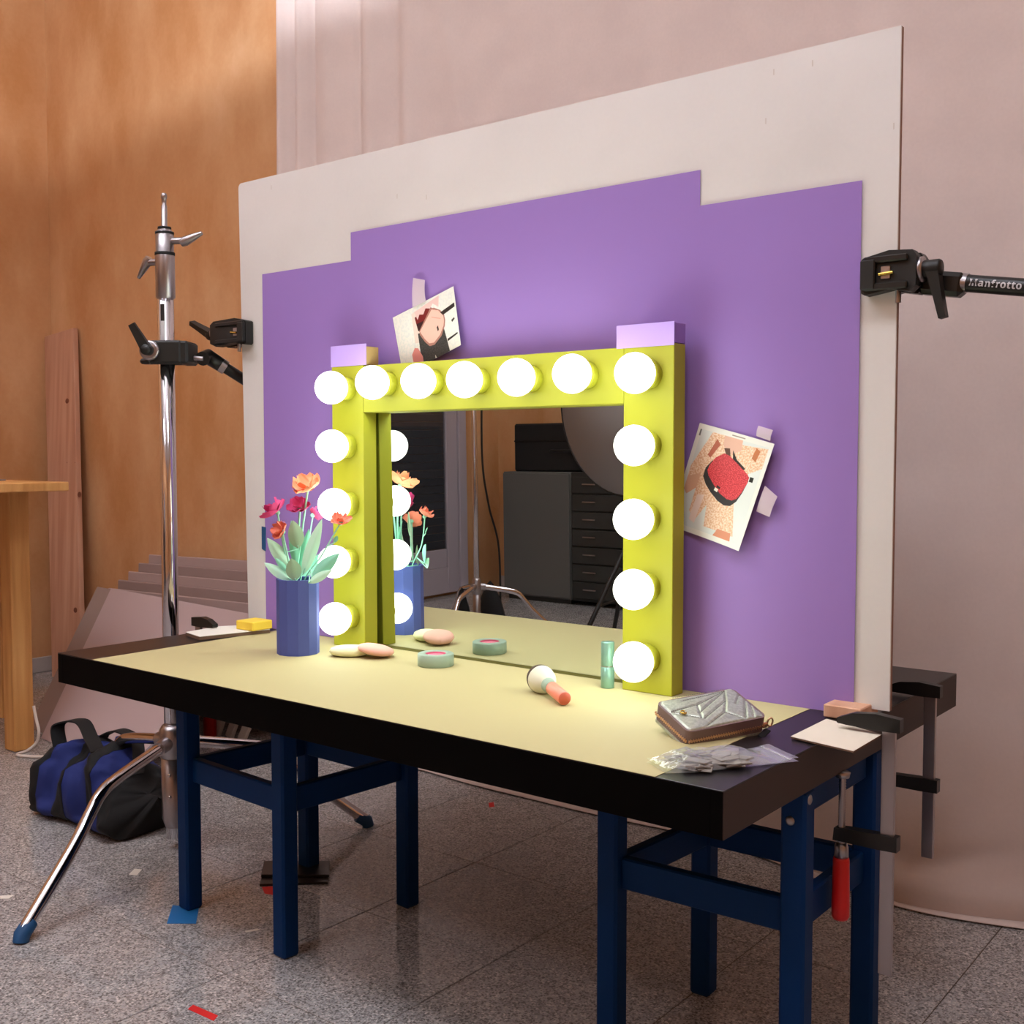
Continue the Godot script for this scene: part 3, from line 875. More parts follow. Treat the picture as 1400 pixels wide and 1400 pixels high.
func cosmetics() -> void:
	# makeup sponges: rounded pads
	var pad := lathe([Vector2(0, 0), Vector2(0.026, 0.0005), Vector2(0.036, 0.004), Vector2(0.040, 0.011), Vector2(0.037, 0.018), Vector2(0.027, 0.0225), Vector2(0.0, 0.024)], 36)
	var c0 := hy(479, 897, H)
	var flatx := Basis(Vector3.UP, deg_to_rad(YAW))
	single("makeup_sponge", "cream oval makeup sponge lying half under the pink one", "sponge", pad, M.sponge_cream, Vector3(c0.x, H + 0.0015, c0.z), flatx * Basis.from_scale(Vector3(1.2, 0.95, 0.85)), "makeup sponges")
	var c1 := hy(513, 899, H)
	single("makeup_sponge", "pink round makeup sponge tilted against the cream one", "sponge", pad, M.sponge_pink, Vector3(c1.x, H + 0.0085, c1.z), flatx * Basis(Vector3.BACK, -0.17) * Basis.from_scale(Vector3(1.05, 0.85, 0.95)), "makeup sponges")
	# blush pot
	var pc := hy(595, 914, H) + Vector3(-0.022, 0, -0.026)
	var p := thing("blush_pot", "round sage green pot with pink blush inside, beside the sponges", "makeup", Vector3(pc.x, H + 0.001, pc.z))
	var R := 0.0395
	part(p, "pot", lathe([Vector2(0, 0), Vector2(R - 0.001, 0), Vector2(R, 0.001), Vector2(R, 0.025), Vector2(R - 0.0015, 0.0265), Vector2(0.0235, 0.0265), Vector2(0.0225, 0.0255), Vector2(0.0225, 0.018), Vector2(0.0, 0.018)], 44), M.pot)
	part(p, "blush", lathe([Vector2(0.0, 0.0182), Vector2(0.0213, 0.0182), Vector2(0.0205, 0.0225), Vector2(0.0, 0.0240)], 32), M.blush)
	part(p, "shade_ring", lathe([Vector2(0.0221, 0.019), Vector2(0.0224, 0.0258), Vector2(0.0214, 0.0258), Vector2(0.0217, 0.019)], 32), M.blush_shade)  # darker ring painted for the shadow round the blush
	# brush lying on the paper: bristle head away, handle end towards the wallet
	var tip := hy(731, 941, H)
	var fin := hy(772, 966, H)
	tip.y = H + 0.0290
	fin.y = H + 0.0145
	var back := (tip - fin).normalized()
	var L := 0.118
	var q := thing("makeup_brush", "fluffy makeup brush with salmon pink handle lying on the cream paper", "brush", Vector3(fin.x, fin.y, fin.z))
	var b := axis_basis(back)
	q.basis = b
	var k := 1.27
	part(q, "handle", lathe([Vector2(0, 0), Vector2(0.0118, 0.0), Vector2(0.0128, 0.0015), Vector2(0.0128, 0.052 * k), Vector2(0.0122, 0.0535 * k), Vector2(0.0, 0.0535 * k)], 32), M.salmon)
	part(q, "end_cap", lathe([Vector2(0, -0.0006), Vector2(0.0117, -0.0006), Vector2(0.0119, 0.0004), Vector2(0, 0.0004)], 32), M.salmon_end)
	part(q, "ferrule", lathe([Vector2(0.0126, 0.0535 * k), Vector2(0.0130, 0.0545 * k), Vector2(0.0145, 0.072 * k), Vector2(0.0, 0.072 * k)], 32), M.pot)
	part(q, "bristles", lathe([Vector2(0.0142, 0.070 * k), Vector2(0.020, 0.078 * k), Vector2(0.0255, 0.090 * k), Vector2(0.0272, 0.100 * k), Vector2(0.0265, 0.107 * k), Vector2(0.0, 0.109 * k)], 36), M.bristle)
	part(q, "bristle_tips", lathe([Vector2(0.0270, 0.102 * k), Vector2(0.0274, 0.105 * k), Vector2(0.0255, 0.112 * k), Vector2(0.018, 0.1175 * k), Vector2(0.0, 0.1195 * k)], 36), M.bristle_tip)
	# lipstick
	var lc := hy(831, 942, H) + Vector3(-0.006, 0, -0.008)
	var l := thing("lipstick", "closed mint green metallic lipstick tube standing by the mirror", "lipstick", Vector3(lc.x, H + 0.001, lc.z))
	l.scale = Vector3(1.22, 1.22, 1.22)
	part(l, "base", lathe([Vector2(0, 0), Vector2(0.0105, 0), Vector2(0.011, 0.0006), Vector2(0.011, 0.034), Vector2(0.0100, 0.0345), Vector2(0.0, 0.0345)], 32), M.mint_metal)
	part(l, "ring", lathe([Vector2(0.0100, 0.0343), Vector2(0.0104, 0.035), Vector2(0.0100, 0.0362), Vector2(0.0, 0.0362)], 32), M.satin)
	part(l, "cap", lathe([Vector2(0, 0.0360), Vector2(0.0106, 0.0360), Vector2(0.0108, 0.0368), Vector2(0.0108, 0.0735), Vector2(0.0100, 0.0745), Vector2(0.0, 0.0745)], 32), M.mint_metal)

func wallet_and_bag() -> void:
	# zip wallet: its front corner touches the table, the far side is propped up on its strap
	var thick := 0.030
	var foot := hy(943, 1021, H)
	var d0 := -(cam_basis.inverse() * (foot - CAM)).z
	var fc := pd(941, 999, d0)
	var rc := pd(1051, 977, d0 + 0.066)
	var lc := pd(897, 957, d0 + 0.083)
	var u := rc - fc
	var v := lc - fc
	var lu := u.length()
	var lv := v.length()
	u = u.normalized()
	v = (v - u * v.dot(u)).normalized()
	var up := v.cross(u).normalized()
	if up.y < 0.0: up = -up
	var mid := fc + u * lu * 0.5 + v * lv * 0.5 - up * 0.036
	var w := thing("zip_wallet", "silver quilted leather wallet with rose gold zip, propped up at one side", "wallet", mid)
	# local axes: x along the zip side, y up, z towards the zip
	w.basis = Basis(u, up, -v).orthonormalized()
	part(w, "wrist_strap", rbox(Vector3(lu * 0.7, 0.012, 0.03), 0.004, Vector3(0.012, -0.007, -lv * 0.30)), M.bag_black)
	part(w, "wrist_strap", rbox(Vector3(0.03, 0.010, lv * 0.6), 0.004, Vector3(lu * 0.36, -0.006, 0.006)), M.bag_black)
	var rr := round_rect(lu, lv, 0.012)
	var flat := Basis(Vector3.RIGHT, -PI / 2)
	var slab := func(y0: float, ya: float, inset: float) -> ArrayMesh:
		var k := 1.0 - inset
		var pp := PackedVector2Array()
		for q in rr: pp.append(Vector2(q.x * k, q.y * k))
		return prism(pp, y0, ya, Transform3D(flat, Vector3.ZERO))
	part(w, "lower_cover", slab.call(0.0, 0.005, 0.0), M.silver_leather)
	part(w, "gusset", slab.call(0.005, 0.032, 0.012), M.mauve_leather)
	# upper cover: cushioned quilting between the seams
	var seams := [[-0.47, 0.10, -0.12, 0.14], [-0.12, 0.14, -0.22, -0.24], [-0.47, 0.10, -0.22, -0.24], [-0.12, 0.14, 0.34, 0.40], [-0.22, 0.34, 0.34, 0.40], [-0.30, 0.47, 0.36, 0.46], [-0.20, -0.10, 0.34, 0.40], [-0.20, -0.26, 0.22, 0.10], [0.22, 0.10, 0.34, 0.40], [0.22, 0.10, 0.08, -0.20], [0.08, -0.20, 0.22, -0.44], [0.08, -0.20, -0.26, -0.46], [0.24, -0.44, 0.46, 0.08], [0.34, -0.44, 0.46, -0.06], [0.43, -0.44, 0.465, -0.20], [0.30, -0.02, 0.46, 0.24]]
	var cover := sheet(func(a: float, bb: float) -> Vector3:
		var x := (a - 0.5) * lu * 0.985
		var z := (0.5 - bb) * lv * 0.985
		# keep inside the rounded corners
		var cr := 0.012
		var qx := absf(x) - (lu * 0.4925 - cr)
		var qz := absf(z) - (lv * 0.4925 - cr)
		if qx > 0.0 and qz > 0.0:
			var far := maxf(qx, qz) / Vector2(qx, qz).length()
			x = signf(x) * (lu * 0.4925 - cr + qx * far)
			z = signf(z) * (lv * 0.4925 - cr + qz * far)
		var near := 1.0
		for sm in seams:
			var p0 := Vector2(sm[0] * lu, sm[1] * lv)
			var p1 := Vector2(sm[2] * lu, sm[3] * lv)
			near = minf(near, Geometry2D.get_closest_point_to_segment(Vector2(x, -z), p0, p1).distance_to(Vector2(x, -z)))
		var edge := minf(0.5 - absf(a - 0.5), 0.5 - absf(bb - 0.5)) * lu
		var h := 0.0326 + 0.0018 * smoothstep(0.0, 0.0042, near) * smoothstep(0.0, 0.008, edge) + 0.003 * smoothstep(0.0, 0.05, edge)
		if edge < 0.006: h -= 0.004 * (1.0 - edge / 0.006)
		return Vector3(x, h, z), 130, 110, 0.003)
	var cv := part(w, "upper_cover", cover, M.silver_leather)
	for sm in seams:
		var p0 := Vector2(sm[0] * lu, sm[1] * lv)
		var p1 := Vector2(sm[2] * lu, sm[3] * lv)
		var s := begin()
		var n := int(p0.distance_to(p1) / 0.0042)
		for i in n:
			var a := p0.lerp(p1, (i + 0.15) / n)
			var c := p0.lerp(p1, (i + 0.75) / n)
			add_tube(s, [Vector3(a.x, 0.0358, -a.y), Vector3(c.x, 0.0358, -c.y)], 0.0005, 5)
		part(cv, "seam_stitching", done(s), M.stitch)
	# zip teeth round two sides
	var zt := begin()
	var run: Array = []
	for i in range(0, rr.size()):
		run.append(rr[i] * 0.985)
	for side in [0, 1]:
		var a := Vector2(-lu * 0.47, -lv * 0.492) if side == 0 else Vector2(-lu * 0.492, -lv * 0.47)
		var c := Vector2(lu * 0.47, -lv * 0.492) if side == 0 else Vector2(-lu * 0.492, lv * 0.47)
		var n := int(a.distance_to(c) / 0.0024)
		for i in n:
			var p := a.lerp(c, (i + 0.5) / n)
			add_rbox(zt, Vector3(p.x, 0.0135 + 0.0016 * (i % 2), -p.y), Vector3(0.0015, 0.0046, 0.003) if side == 0 else Vector3(0.003, 0.0046, 0.0015), 0.0003)
	part(w, "zip", done(zt), M.rose_gold)
	# slider and pull at the end of the zip
	part(w, "zip_slider", rbox(Vector3(0.010, 0.010, 0.006), 0.002, Vector3(lu * 0.49, 0.015, lv * 0.47)), M.rose_gold)
	var ring: Array = []
	for i in 17:
		var a := TAU * i / 16.0
		ring.append(Vector3(lu * 0.5 + 0.008 + cos(a) * 0.0055, 0.019 + sin(a) * 0.0075, lv * 0.45 + 0.002))
	part(w, "pull_ring", tube(ring, 0.0016, 8), M.rose_gold)
	part(w, "pull_tab", rbox(Vector3(0.030, 0.003, 0.011), 0.001, Vector3(lu * 0.5 - 0.006, 0.004, lv * 0.5 + 0.004), Basis(Vector3.UP, 0.5)), M.bag_black)
	# round gold emblem: an open ring
	var em: Array = []
	for i in 13:
		var a := 0.6 + TAU * 0.82 * i / 12.0
		em.append(Vector3(-lu * 0.36 + cos(a) * 0.0048, 0.0385, lv * 0.02 - sin(a) * 0.0048))
	em.append(em[12] + Vector3(-0.003, 0, 0))
	part(cv, "emblem", tube(em, 0.0011, 7), M.gold)
	part(cv, "emblem", lathe([Vector2(0, 0), Vector2(0.0028, 0), Vector2(0.0024, 0.0012), Vector2(0, 0.0014)], 16), M.gold, Vector3(-lu * 0.36, 0.0372, lv * 0.02))

	# clear zip bag with grey pieces
	var b0 := hy(888, 1046, H)
	var b1 := hy(1060, 1028, H)
	var b2 := hy(962, 1068, H)
	var bc := (b0 + b1) * 0.5
	var bu := Vector3(b1.x - b0.x, 0, b1.z - b0.z)
	var bl := bu.length()
	bu = bu.normalized()
	var bv := bu.cross(Vector3.UP)
	var bag := thing("clear_plastic_bag", "small clear zip bag of grey bits lying in front of the wallet", "bag", Vector3(bc.x, H + 0.0015, bc.z) + bv * 0.022)
	bag.basis = Basis(bu, Vector3.UP, bv)
	var wd := 0.082
	var nz := noise(30.0, 71, 3)
	var top := func(x: float, z: float) -> float:
		var full := smoothstep(-0.50, -0.30, x / bl) * (1.0 - smoothstep(0.12, 0.36, x / bl)) * (1.0 - pow(absf(z) / (wd * 0.5), 4.0))
		return 0.0022 + 0.0165 * full + 0.0022 * nz.get_noise_2d(x, z) * (0.4 + full) + 0.004 * smoothstep(0.35, 0.5, absf(x / bl))
	part(bag, "film_upper", sheet(func(a: float, bb: float) -> Vector3:
		var x := (a - 0.5) * bl
		var z := (0.5 - bb) * wd * (1.0 - 0.25 * (1.0 - smoothstep(-0.5, -0.3, x / bl)))
		return Vector3(x, maxf(top.call(x, z), 0.0012), z), 60, 36), M.film)
	part(bag, "film_lower", sheet(func(a: float, bb: float) -> Vector3:
		var x := (a - 0.5) * bl
		var z := (0.5 - bb) * wd * (1.0 - 0.25 * (1.0 - smoothstep(-0.5, -0.3, x / bl)))
		return Vector3(x, 0.0006, z), 10, 6), M.film)
	part(bag, "zip_strip", rbox(Vector3(0.003, 0.002, wd * 0.98), 0.0004, Vector3(bl * 0.43, 0.0045, 0)), M.film)
	var rng := RandomNumberGenerator.new()
	rng.seed = 77
	var st := begin()
	for i in 40:
		var x := rng.randf_range(-0.30, 0.12) * bl
		var z := rng.randf_range(-0.42, 0.42) * wd
		var hgt: float = maxf(top.call(x, z) - 0.0035, 0.003)
		add_rbox(st, Vector3(x, 0.001 + hgt * rng.randf_range(0.25, 0.72), z), Vector3(rng.randf_range(0.014, 0.04), rng.randf_range(0.0015, 0.0035), rng.randf_range(0.012, 0.026)), 0.0006, Basis(Vector3.UP, rng.randf() * TAU) * Basis(Vector3.RIGHT, rng.randf_range(-0.25, 0.25)))
	var fill := part(bag, "contents", done(st), M.zip_bag_fill)
	fill.set_meta("kind", "stuff")

# ------------------------------------------------------------------ prints
func fill_poly(img: Image, pts: Array, c: Color) -> void:
	var w := img.get_width()
	var h := img.get_height()
	var y0 := h
	var y1 := 0
	for p in pts:
		y0 = mini(y0, int(floor(p.y * h)))
		y1 = maxi(y1, int(ceil(p.y * h)))
	for y in range(maxi(y0, 0), mini(y1, h - 1) + 1):
		var xs: Array = []
		var fy := (y + 0.5) / h
		for i in pts.size():
			var a: Vector2 = pts[i]
			var b: Vector2 = pts[(i + 1) % pts.size()]
			if (a.y <= fy) != (b.y <= fy):
				xs.append(a.x + (fy - a.y) / (b.y - a.y) * (b.x - a.x))
		xs.sort()
		for k in range(0, xs.size() - 1, 2):
			for x in range(maxi(int(xs[k] * w), 0), mini(int(xs[k + 1] * w), w - 1) + 1):
				img.set_pixel(x, y, c)
func pts(a: Array) -> Array:
	var o: Array = []
	for i in range(0, a.size(), 2): o.append(Vector2(a[i], a[i + 1]))
	return o
func mottle(img: Image, r: Rect2, a: Color, b: Color, tol: float, n: FastNoiseLite, mask: Color) -> void:
	for y in range(int(r.position.y * img.get_height()), int(r.end.y * img.get_height())):
		for x in range(int(r.position.x * img.get_width()), int(r.end.x * img.get_width())):
			var c := img.get_pixel(x, y)
			if absf(c.r - mask.r) + absf(c.g - mask.g) + absf(c.b - mask.b) < tol:
				var v := n.get_noise_2d(x, y)
				if v > 0.12: img.set_pixel(x, y, a)
				elif v < -0.22: img.set_pixel(x, y, b)
func print_mat(img: Image) -> StandardMaterial3D:
	img.generate_mipmaps()
	var m := mat(Color.WHITE, 0.4)
	m.albedo_texture = ImageTexture.create_from_image(img)
	return m
func photo_prints() -> void:
	# --- red handbag print
	var w := 300
	var h := 388
	var im := Image.create(w, h, true, Image.FORMAT_RGB8)
	im.fill(Color(0.90, 0.89, 0.86))
	var skin := Color(0.85, 0.66, 0.55)
	var knit := Color(0.91, 0.76, 0.64)
	fill_poly(im, pts([0.05, 0.05, 0.95, 0.05, 0.95, 0.95, 0.05, 0.95]), Color(0.85, 0.86, 0.85))
	fill_poly(im, pts([0.20, 0.05, 0.36, 0.05, 0.50, 0.10, 0.95, 0.06, 0.95, 0.24, 0.78, 0.33, 0.74, 0.62, 0.86, 0.90, 0.45, 0.90, 0.40, 0.70, 0.30, 0.88, 0.20, 0.80, 0.20, 0.58, 0.05, 0.52, 0.05, 0.40]), knit)
	fill_poly(im, pts([0.36, 0.05, 0.60, 0.05, 0.62, 0.14, 0.50, 0.20, 0.38, 0.14]), Color(0.87, 0.68, 0.60))
	fill_poly(im, pts([0.05, 0.50, 0.20, 0.44, 0.20, 0.58, 0.10, 0.66, 0.05, 0.62]), skin)
	fill_poly(im, pts([0.24, 0.64, 0.33, 0.62, 0.31, 0.90, 0.23, 0.88]), Color(0.93, 0.84, 0.80))
	fill_poly(im, pts([0.64, 0.88, 0.82, 0.88, 0.84, 0.95, 0.60, 0.95]), Color(0.83, 0.53, 0.40))
	mottle(im, Rect2(0.05, 0.05, 0.9, 0.9), Color(0.86, 0.67, 0.53), Color(0.94, 0.83, 0.73), 0.05, noise(0.11, 91, 3), knit)
	fill_poly(im, pts([0.28, 0.10, 0.34, 0.14, 0.26, 0.28, 0.22, 0.26]), Color(0.70, 0.36, 0.26))
	fill_poly(im, pts([0.80, 0.08, 0.86, 0.10, 0.84, 0.20, 0.78, 0.18]), Color(0.72, 0.42, 0.24))
	fill_poly(im, pts([0.40, 0.16, 0.47, 0.15, 0.52, 0.24, 0.47, 0.24]), Color(0.36, 0.22, 0.18))
	fill_poly(im, pts([0.52, 0.16, 0.60, 0.23, 0.74, 0.285, 0.72, 0.305, 0.55, 0.235]), Color(0.13, 0.11, 0.11))
	# bag body: dark flap edge, red flap
	var bagp := pts([0.30, 0.30, 0.245, 0.38, 0.245, 0.46, 0.31, 0.525, 0.40, 0.58, 0.52, 0.635, 0.62, 0.657, 0.70, 0.645, 0.76, 0.59, 0.80, 0.50, 0.83, 0.38, 0.60, 0.27])
	var bagr := pts([0.423, 0.205, 0.50, 0.215, 0.66, 0.275, 0.79, 0.325, 0.825, 0.35, 0.825, 0.40, 0.79, 0.50, 0.75, 0.565, 0.70, 0.592, 0.63, 0.595, 0.52, 0.565, 0.40, 0.50, 0.31, 0.44, 0.275, 0.395, 0.285, 0.34, 0.33, 0.265])
	fill_poly(im, bagp, Color(0.17, 0.16, 0.17))
	fill_poly(im, bagr, Color(0.79, 0.20, 0.24))
	mottle(im, Rect2(0.1, 0.2, 0.8, 0.45), Color(0.70, 0.14, 0.19), Color(0.86, 0.28, 0.31), 0.05, noise(0.16, 93, 2), Color(0.79, 0.20, 0.24))
	fill_poly(im, pts([0.44, 0.525, 0.485, 0.535, 0.48, 0.563, 0.435, 0.553]), Color(0.92, 0.90, 0.84))
	fill_poly(im, pts([0.455, 0.502, 0.505, 0.512, 0.50, 0.53, 0.455, 0.52]), Color(0.12, 0.11, 0.11))
	fill_poly(im, pts([0.84, 0.34, 0.885, 0.34, 0.885, 0.385, 0.84, 0.385]), Color(0.08, 0.06, 0.05))
	fill_poly(im, pts([0.035, 0.05, 0.05, 0.05, 0.05, 0.11, 0.035, 0.11]), Color(0.45, 0.45, 0.44))
	fill_poly(im, pts([0.45, 0.022, 0.62, 0.022, 0.62, 0.034, 0.45, 0.034]), Color(0.62, 0.56, 0.52))
	var tl := hz(955, 578, ZB + 0.012)
	var tr := hz(1060, 607, ZB + 0.012)
	var br := hz(1013, 753, ZB + 0.012)
	var bl := tl + br - tr
	var pm := print_mat(im)
	var mesh := sheet(func(u: float, v: float) -> Vector3:
		var p: Vector3 = bl.lerp(br, u).lerp(tl.lerp(tr, u), v)
		p.z = ZB + 0.006 + 0.010 * pow(absf(u - 0.25) * 1.3, 2.0) + 0.006 * (1.0 - v) * u
		return p - bl, 12, 12, 0.0004, true)
	single("photo_print", "photo print of a red handbag worn over a knitted coat", "photo print", mesh, pm, bl)
	# --- pink cap-shaped bag print
	w = 400
	h = 282
	im = Image.create(w, h, true, Image.FORMAT_RGB8)
	im.fill(Color(0.90, 0.89, 0.85))
	fill_poly(im, pts([0.30, 0.10, 0.36, 0.08, 0.40, 0.46, 0.35, 0.62, 0.28, 0.60]), Color(0.88, 0.80, 0.76))
	fill_poly(im, pts([0.34, 0.185, 0.60, 0.10, 0.63, 0.19, 0.40, 0.47, 0.36, 0.42]), Color(0.42, 0.10, 0.10))
	fill_poly(im, pts([0.35, 0.30, 0.47, 0.30, 0.40, 0.47, 0.36, 0.42]), Color(0.19, 0.09, 0.10))
	fill_poly(im, pts([0.35, 0.09, 0.76, 0.02, 0.73, 0.20, 0.65, 0.10, 0.60, 0.16, 0.53, 0.12, 0.48, 0.20, 0.42, 0.17, 0.38, 0.24]), Color(0.88, 0.74, 0.72))
	fill_poly(im, pts([0.349, 0.465, 0.334, 0.95, 0.33, 1.0, 0.555, 1.0, 0.565, 0.93, 0.585, 1.0, 0.81, 1.0, 0.763, 0.56]), Color(0.20, 0.20, 0.20))
	mottle(im, Rect2(0.3, 0.45, 0.52, 0.54), Color(0.24, 0.24, 0.24), Color(0.16, 0.16, 0.16), 0.05, noise(0.1, 95, 3), Color(0.20, 0.20, 0.20))
	fill_poly(im, pts([0.60, 0.16, 0.66, 0.18, 0.75, 0.27, 0.80, 0.38, 0.805, 0.47, 0.785, 0.56, 0.71, 0.69, 0.58, 0.775, 0.50, 0.76, 0.44, 0.66, 0.375, 0.50, 0.38, 0.43]), Color(0.66, 0.46, 0.41))
	fill_poly(im, pts([0.62, 0.19, 0.72, 0.26, 0.782, 0.378, 0.785, 0.46, 0.765, 0.545, 0.69, 0.66, 0.575, 0.735, 0.50, 0.71, 0.44, 0.60, 0.386, 0.449]), Color(0.92, 0.72, 0.66))
	fill_poly(im, pts([0.60, 0.30, 0.74, 0.40, 0.735, 0.415, 0.60, 0.32]), Color(0.85, 0.63, 0.57))
	fill_poly(im, pts([0.655, 0.515, 0.68, 0.50, 0.685, 0.57, 0.665, 0.59]), Color(0.18, 0.12, 0.11))
	fill_poly(im, pts([0.744, 0.307, 0.979, 0.265, 0.978, 0.333, 0.784, 0.371]), Color(0.15, 0.13, 0.12))
	fill_poly(im, pts([0.90, 0.52, 0.95, 0.50, 0.955, 0.53, 0.91, 0.56]), Color(0.25, 0.22, 0.20))
	fill_poly(im, pts([0.798, 0.79, 0.971, 0.765, 0.975, 0.79, 0.80, 0.83]), Color(0.12, 0.11, 0.11))
	fill_poly(im, pts([0.20, 0.76, 0.26, 0.67, 0.31, 0.70, 0.36, 0.86, 0.36, 1.0, 0.20, 1.0]), Color(0.82, 0.50, 0.47))
	mottle(im, Rect2(0.02, 0.02, 0.96, 0.96), Color(0.87, 0.86, 0.84), Color(0.92, 0.89, 0.86), 0.03, noise(0.05, 97, 3), Color(0.90, 0.89, 0.85))
	tl = hz(534, 434, ZB + 0.012)
	tr = hz(618, 391, ZB + 0.012)
	br = hz(633, 472, ZB + 0.012)
	bl = tl + br - tr
	var mesh2 := sheet(func(u: float, v: float) -> Vector3:
		var p: Vector3 = bl.lerp(br, u).lerp(tl.lerp(tr, u), v)
		p.z = ZB + 0.005 + 0.012 * u * u * (1.2 - v)
		return p - bl, 12, 10, 0.0004, true)
	single("photo_print", "photo print of a pink belt bag over dark trousers", "photo print", mesh2, print_mat(im), bl)
	# --- tapes
	var strip := func(q: Array, dz: float) -> ArrayMesh:
		var a := hz(q[0], q[1], ZB + dz)
		var b := hz(q[2], q[3], ZB + dz)
		var c := hz(q[4], q[5], ZB + dz)
		var d := hz(q[6], q[7], ZB + dz)
		return sheet(func(u: float, v: float) -> Vector3:
			var p: Vector3 = a.lerp(b, u).lerp(d.lerp(c, u), v)
			return p + Vector3(0, 0, 0.0025 * sin(v * 3.0)), 3, 8, 0.0002)
	single("sticky_tape", "clear tape strip above the pink bag print", "tape", strip.call([564, 420, 582, 412, 581, 383, 565, 380], 0.009), M.tape)
	single("sticky_tape", "clear tape piece at the upper corner of the red handbag print", "tape", strip.call([1034, 596, 1053, 603, 1057, 588, 1037, 582], 0.011), M.tape)
	single("sticky_tape", "wide clear tape piece on the long side of the red handbag print", "tape", strip.call([1034, 699, 1052, 707, 1063, 679, 1046, 664], 0.013), M.tape)

# ------------------------------------------------------------------ clamps
# screw clamp: origin where the bar meets the fixed head; bar runs down, arms point along -x
func bar_clamp(called_label: String, at: Vector3, reach: float, bar_len: float, arm_y: float, screw_up: float, handle: bool, yaw := 0.0) -> Node3D:
	var t := thing("bar_clamp", called_label, "clamp", at, "screw clamps on the table")
	t.rotation.y = yaw
	part(t, "bar", cbox(Vector3(-0.011, -bar_len, -0.004), Vector3(0.011, 0.006, 0.004), 0.001), M.satin)
	var hd := PackedVector2Array([Vector2(0.020, -0.007), Vector2(0.020, 0.015), Vector2(-0.02, 0.019), Vector2(-reach * 0.75, 0.015), Vector2(-reach - 0.008, 0.004), Vector2(-reach - 0.008, -0.004), Vector2(-reach + 0.006, -0.006), Vector2(-0.012, -0.008)])
	part(t, "fixed_jaw", prism(hd, -0.0085, 0.0085), M.black_metal)
	part(t, "jaw_pad", cbox(Vector3(-reach - 0.008, -0.006, -0.007), Vector3(-reach + 0.012, -0.003, 0.007), 0.001), M.satin)
	var ar := PackedVector2Array([Vector2(0.018, arm_y - 0.012), Vector2(0.018, arm_y + 0.012), Vector2(-0.012, arm_y + 0.012), Vector2(-reach + 0.010, arm_y + 0.010), Vector2(-reach - 0.010, arm_y + 0.008), Vector2(-reach - 0.012, arm_y - 0.013), Vector2(-reach + 0.012, arm_y - 0.013), Vector2(-0.012, arm_y - 0.013)])
	part(t, "sliding_arm", prism(ar, -0.0095, 0.0095), M.black_metal)
	var s := begin()
	var prof: Array = []
	var y0 := arm_y - 0.022
	var n := int((screw_up - y0) / 0.0022)
	for i in n + 1:
		prof.append(Vector2(0.0052 if i % 2 == 0 else 0.0062, y0 + (screw_up - y0) * i / n))
	add_lathe(s, prof, 14, Transform3D(Basis.IDENTITY, Vector3(-reach, 0, 0)))
	part(t, "spindle", done(s), M.satin)
	var fs := begin()
	add_lathe(fs, [Vector2(0, screw_up - 0.004), Vector2(0.011, screw_up - 0.003), Vector2(0.013, screw_up + 0.006), Vector2(0, screw_up + 0.007)], 18, Transform3D(Basis.IDENTITY, Vector3(-reach, 0, 0)))
	part(t, "pressure_foot", done(fs), M.satin)
	if handle:
		var hs := begin()
		var hy0 := arm_y - 0.022
		add_lathe(hs, [Vector2(0.0, hy0 - 0.125), Vector2(0.012, hy0 - 0.125), Vector2(0.0145, hy0 - 0.120), Vector2(0.0148, hy0 - 0.100), Vector2(0.0135, hy0 - 0.025), Vector2(0.0125, hy0 - 0.020), Vector2(0.0, hy0 - 0.020)], 20, Transform3D(Basis.IDENTITY, Vector3(-reach, 0, 0)))
		part(t, "handle", done(hs), M.red).set_meta("label", "red handle")
		var fr := begin()
		add_lathe(fr, [Vector2(0.0, hy0 - 0.020), Vector2(0.0118, hy0 - 0.0205), Vector2(0.0115, hy0 - 0.002), Vector2(0.009, hy0 + 0.004), Vector2(0.0, hy0 + 0.004)], 18, Transform3D(Basis.IDENTITY, Vector3(-reach, 0, 0)))
		part(t, "ferrule", done(fr), M.satin)
	return t
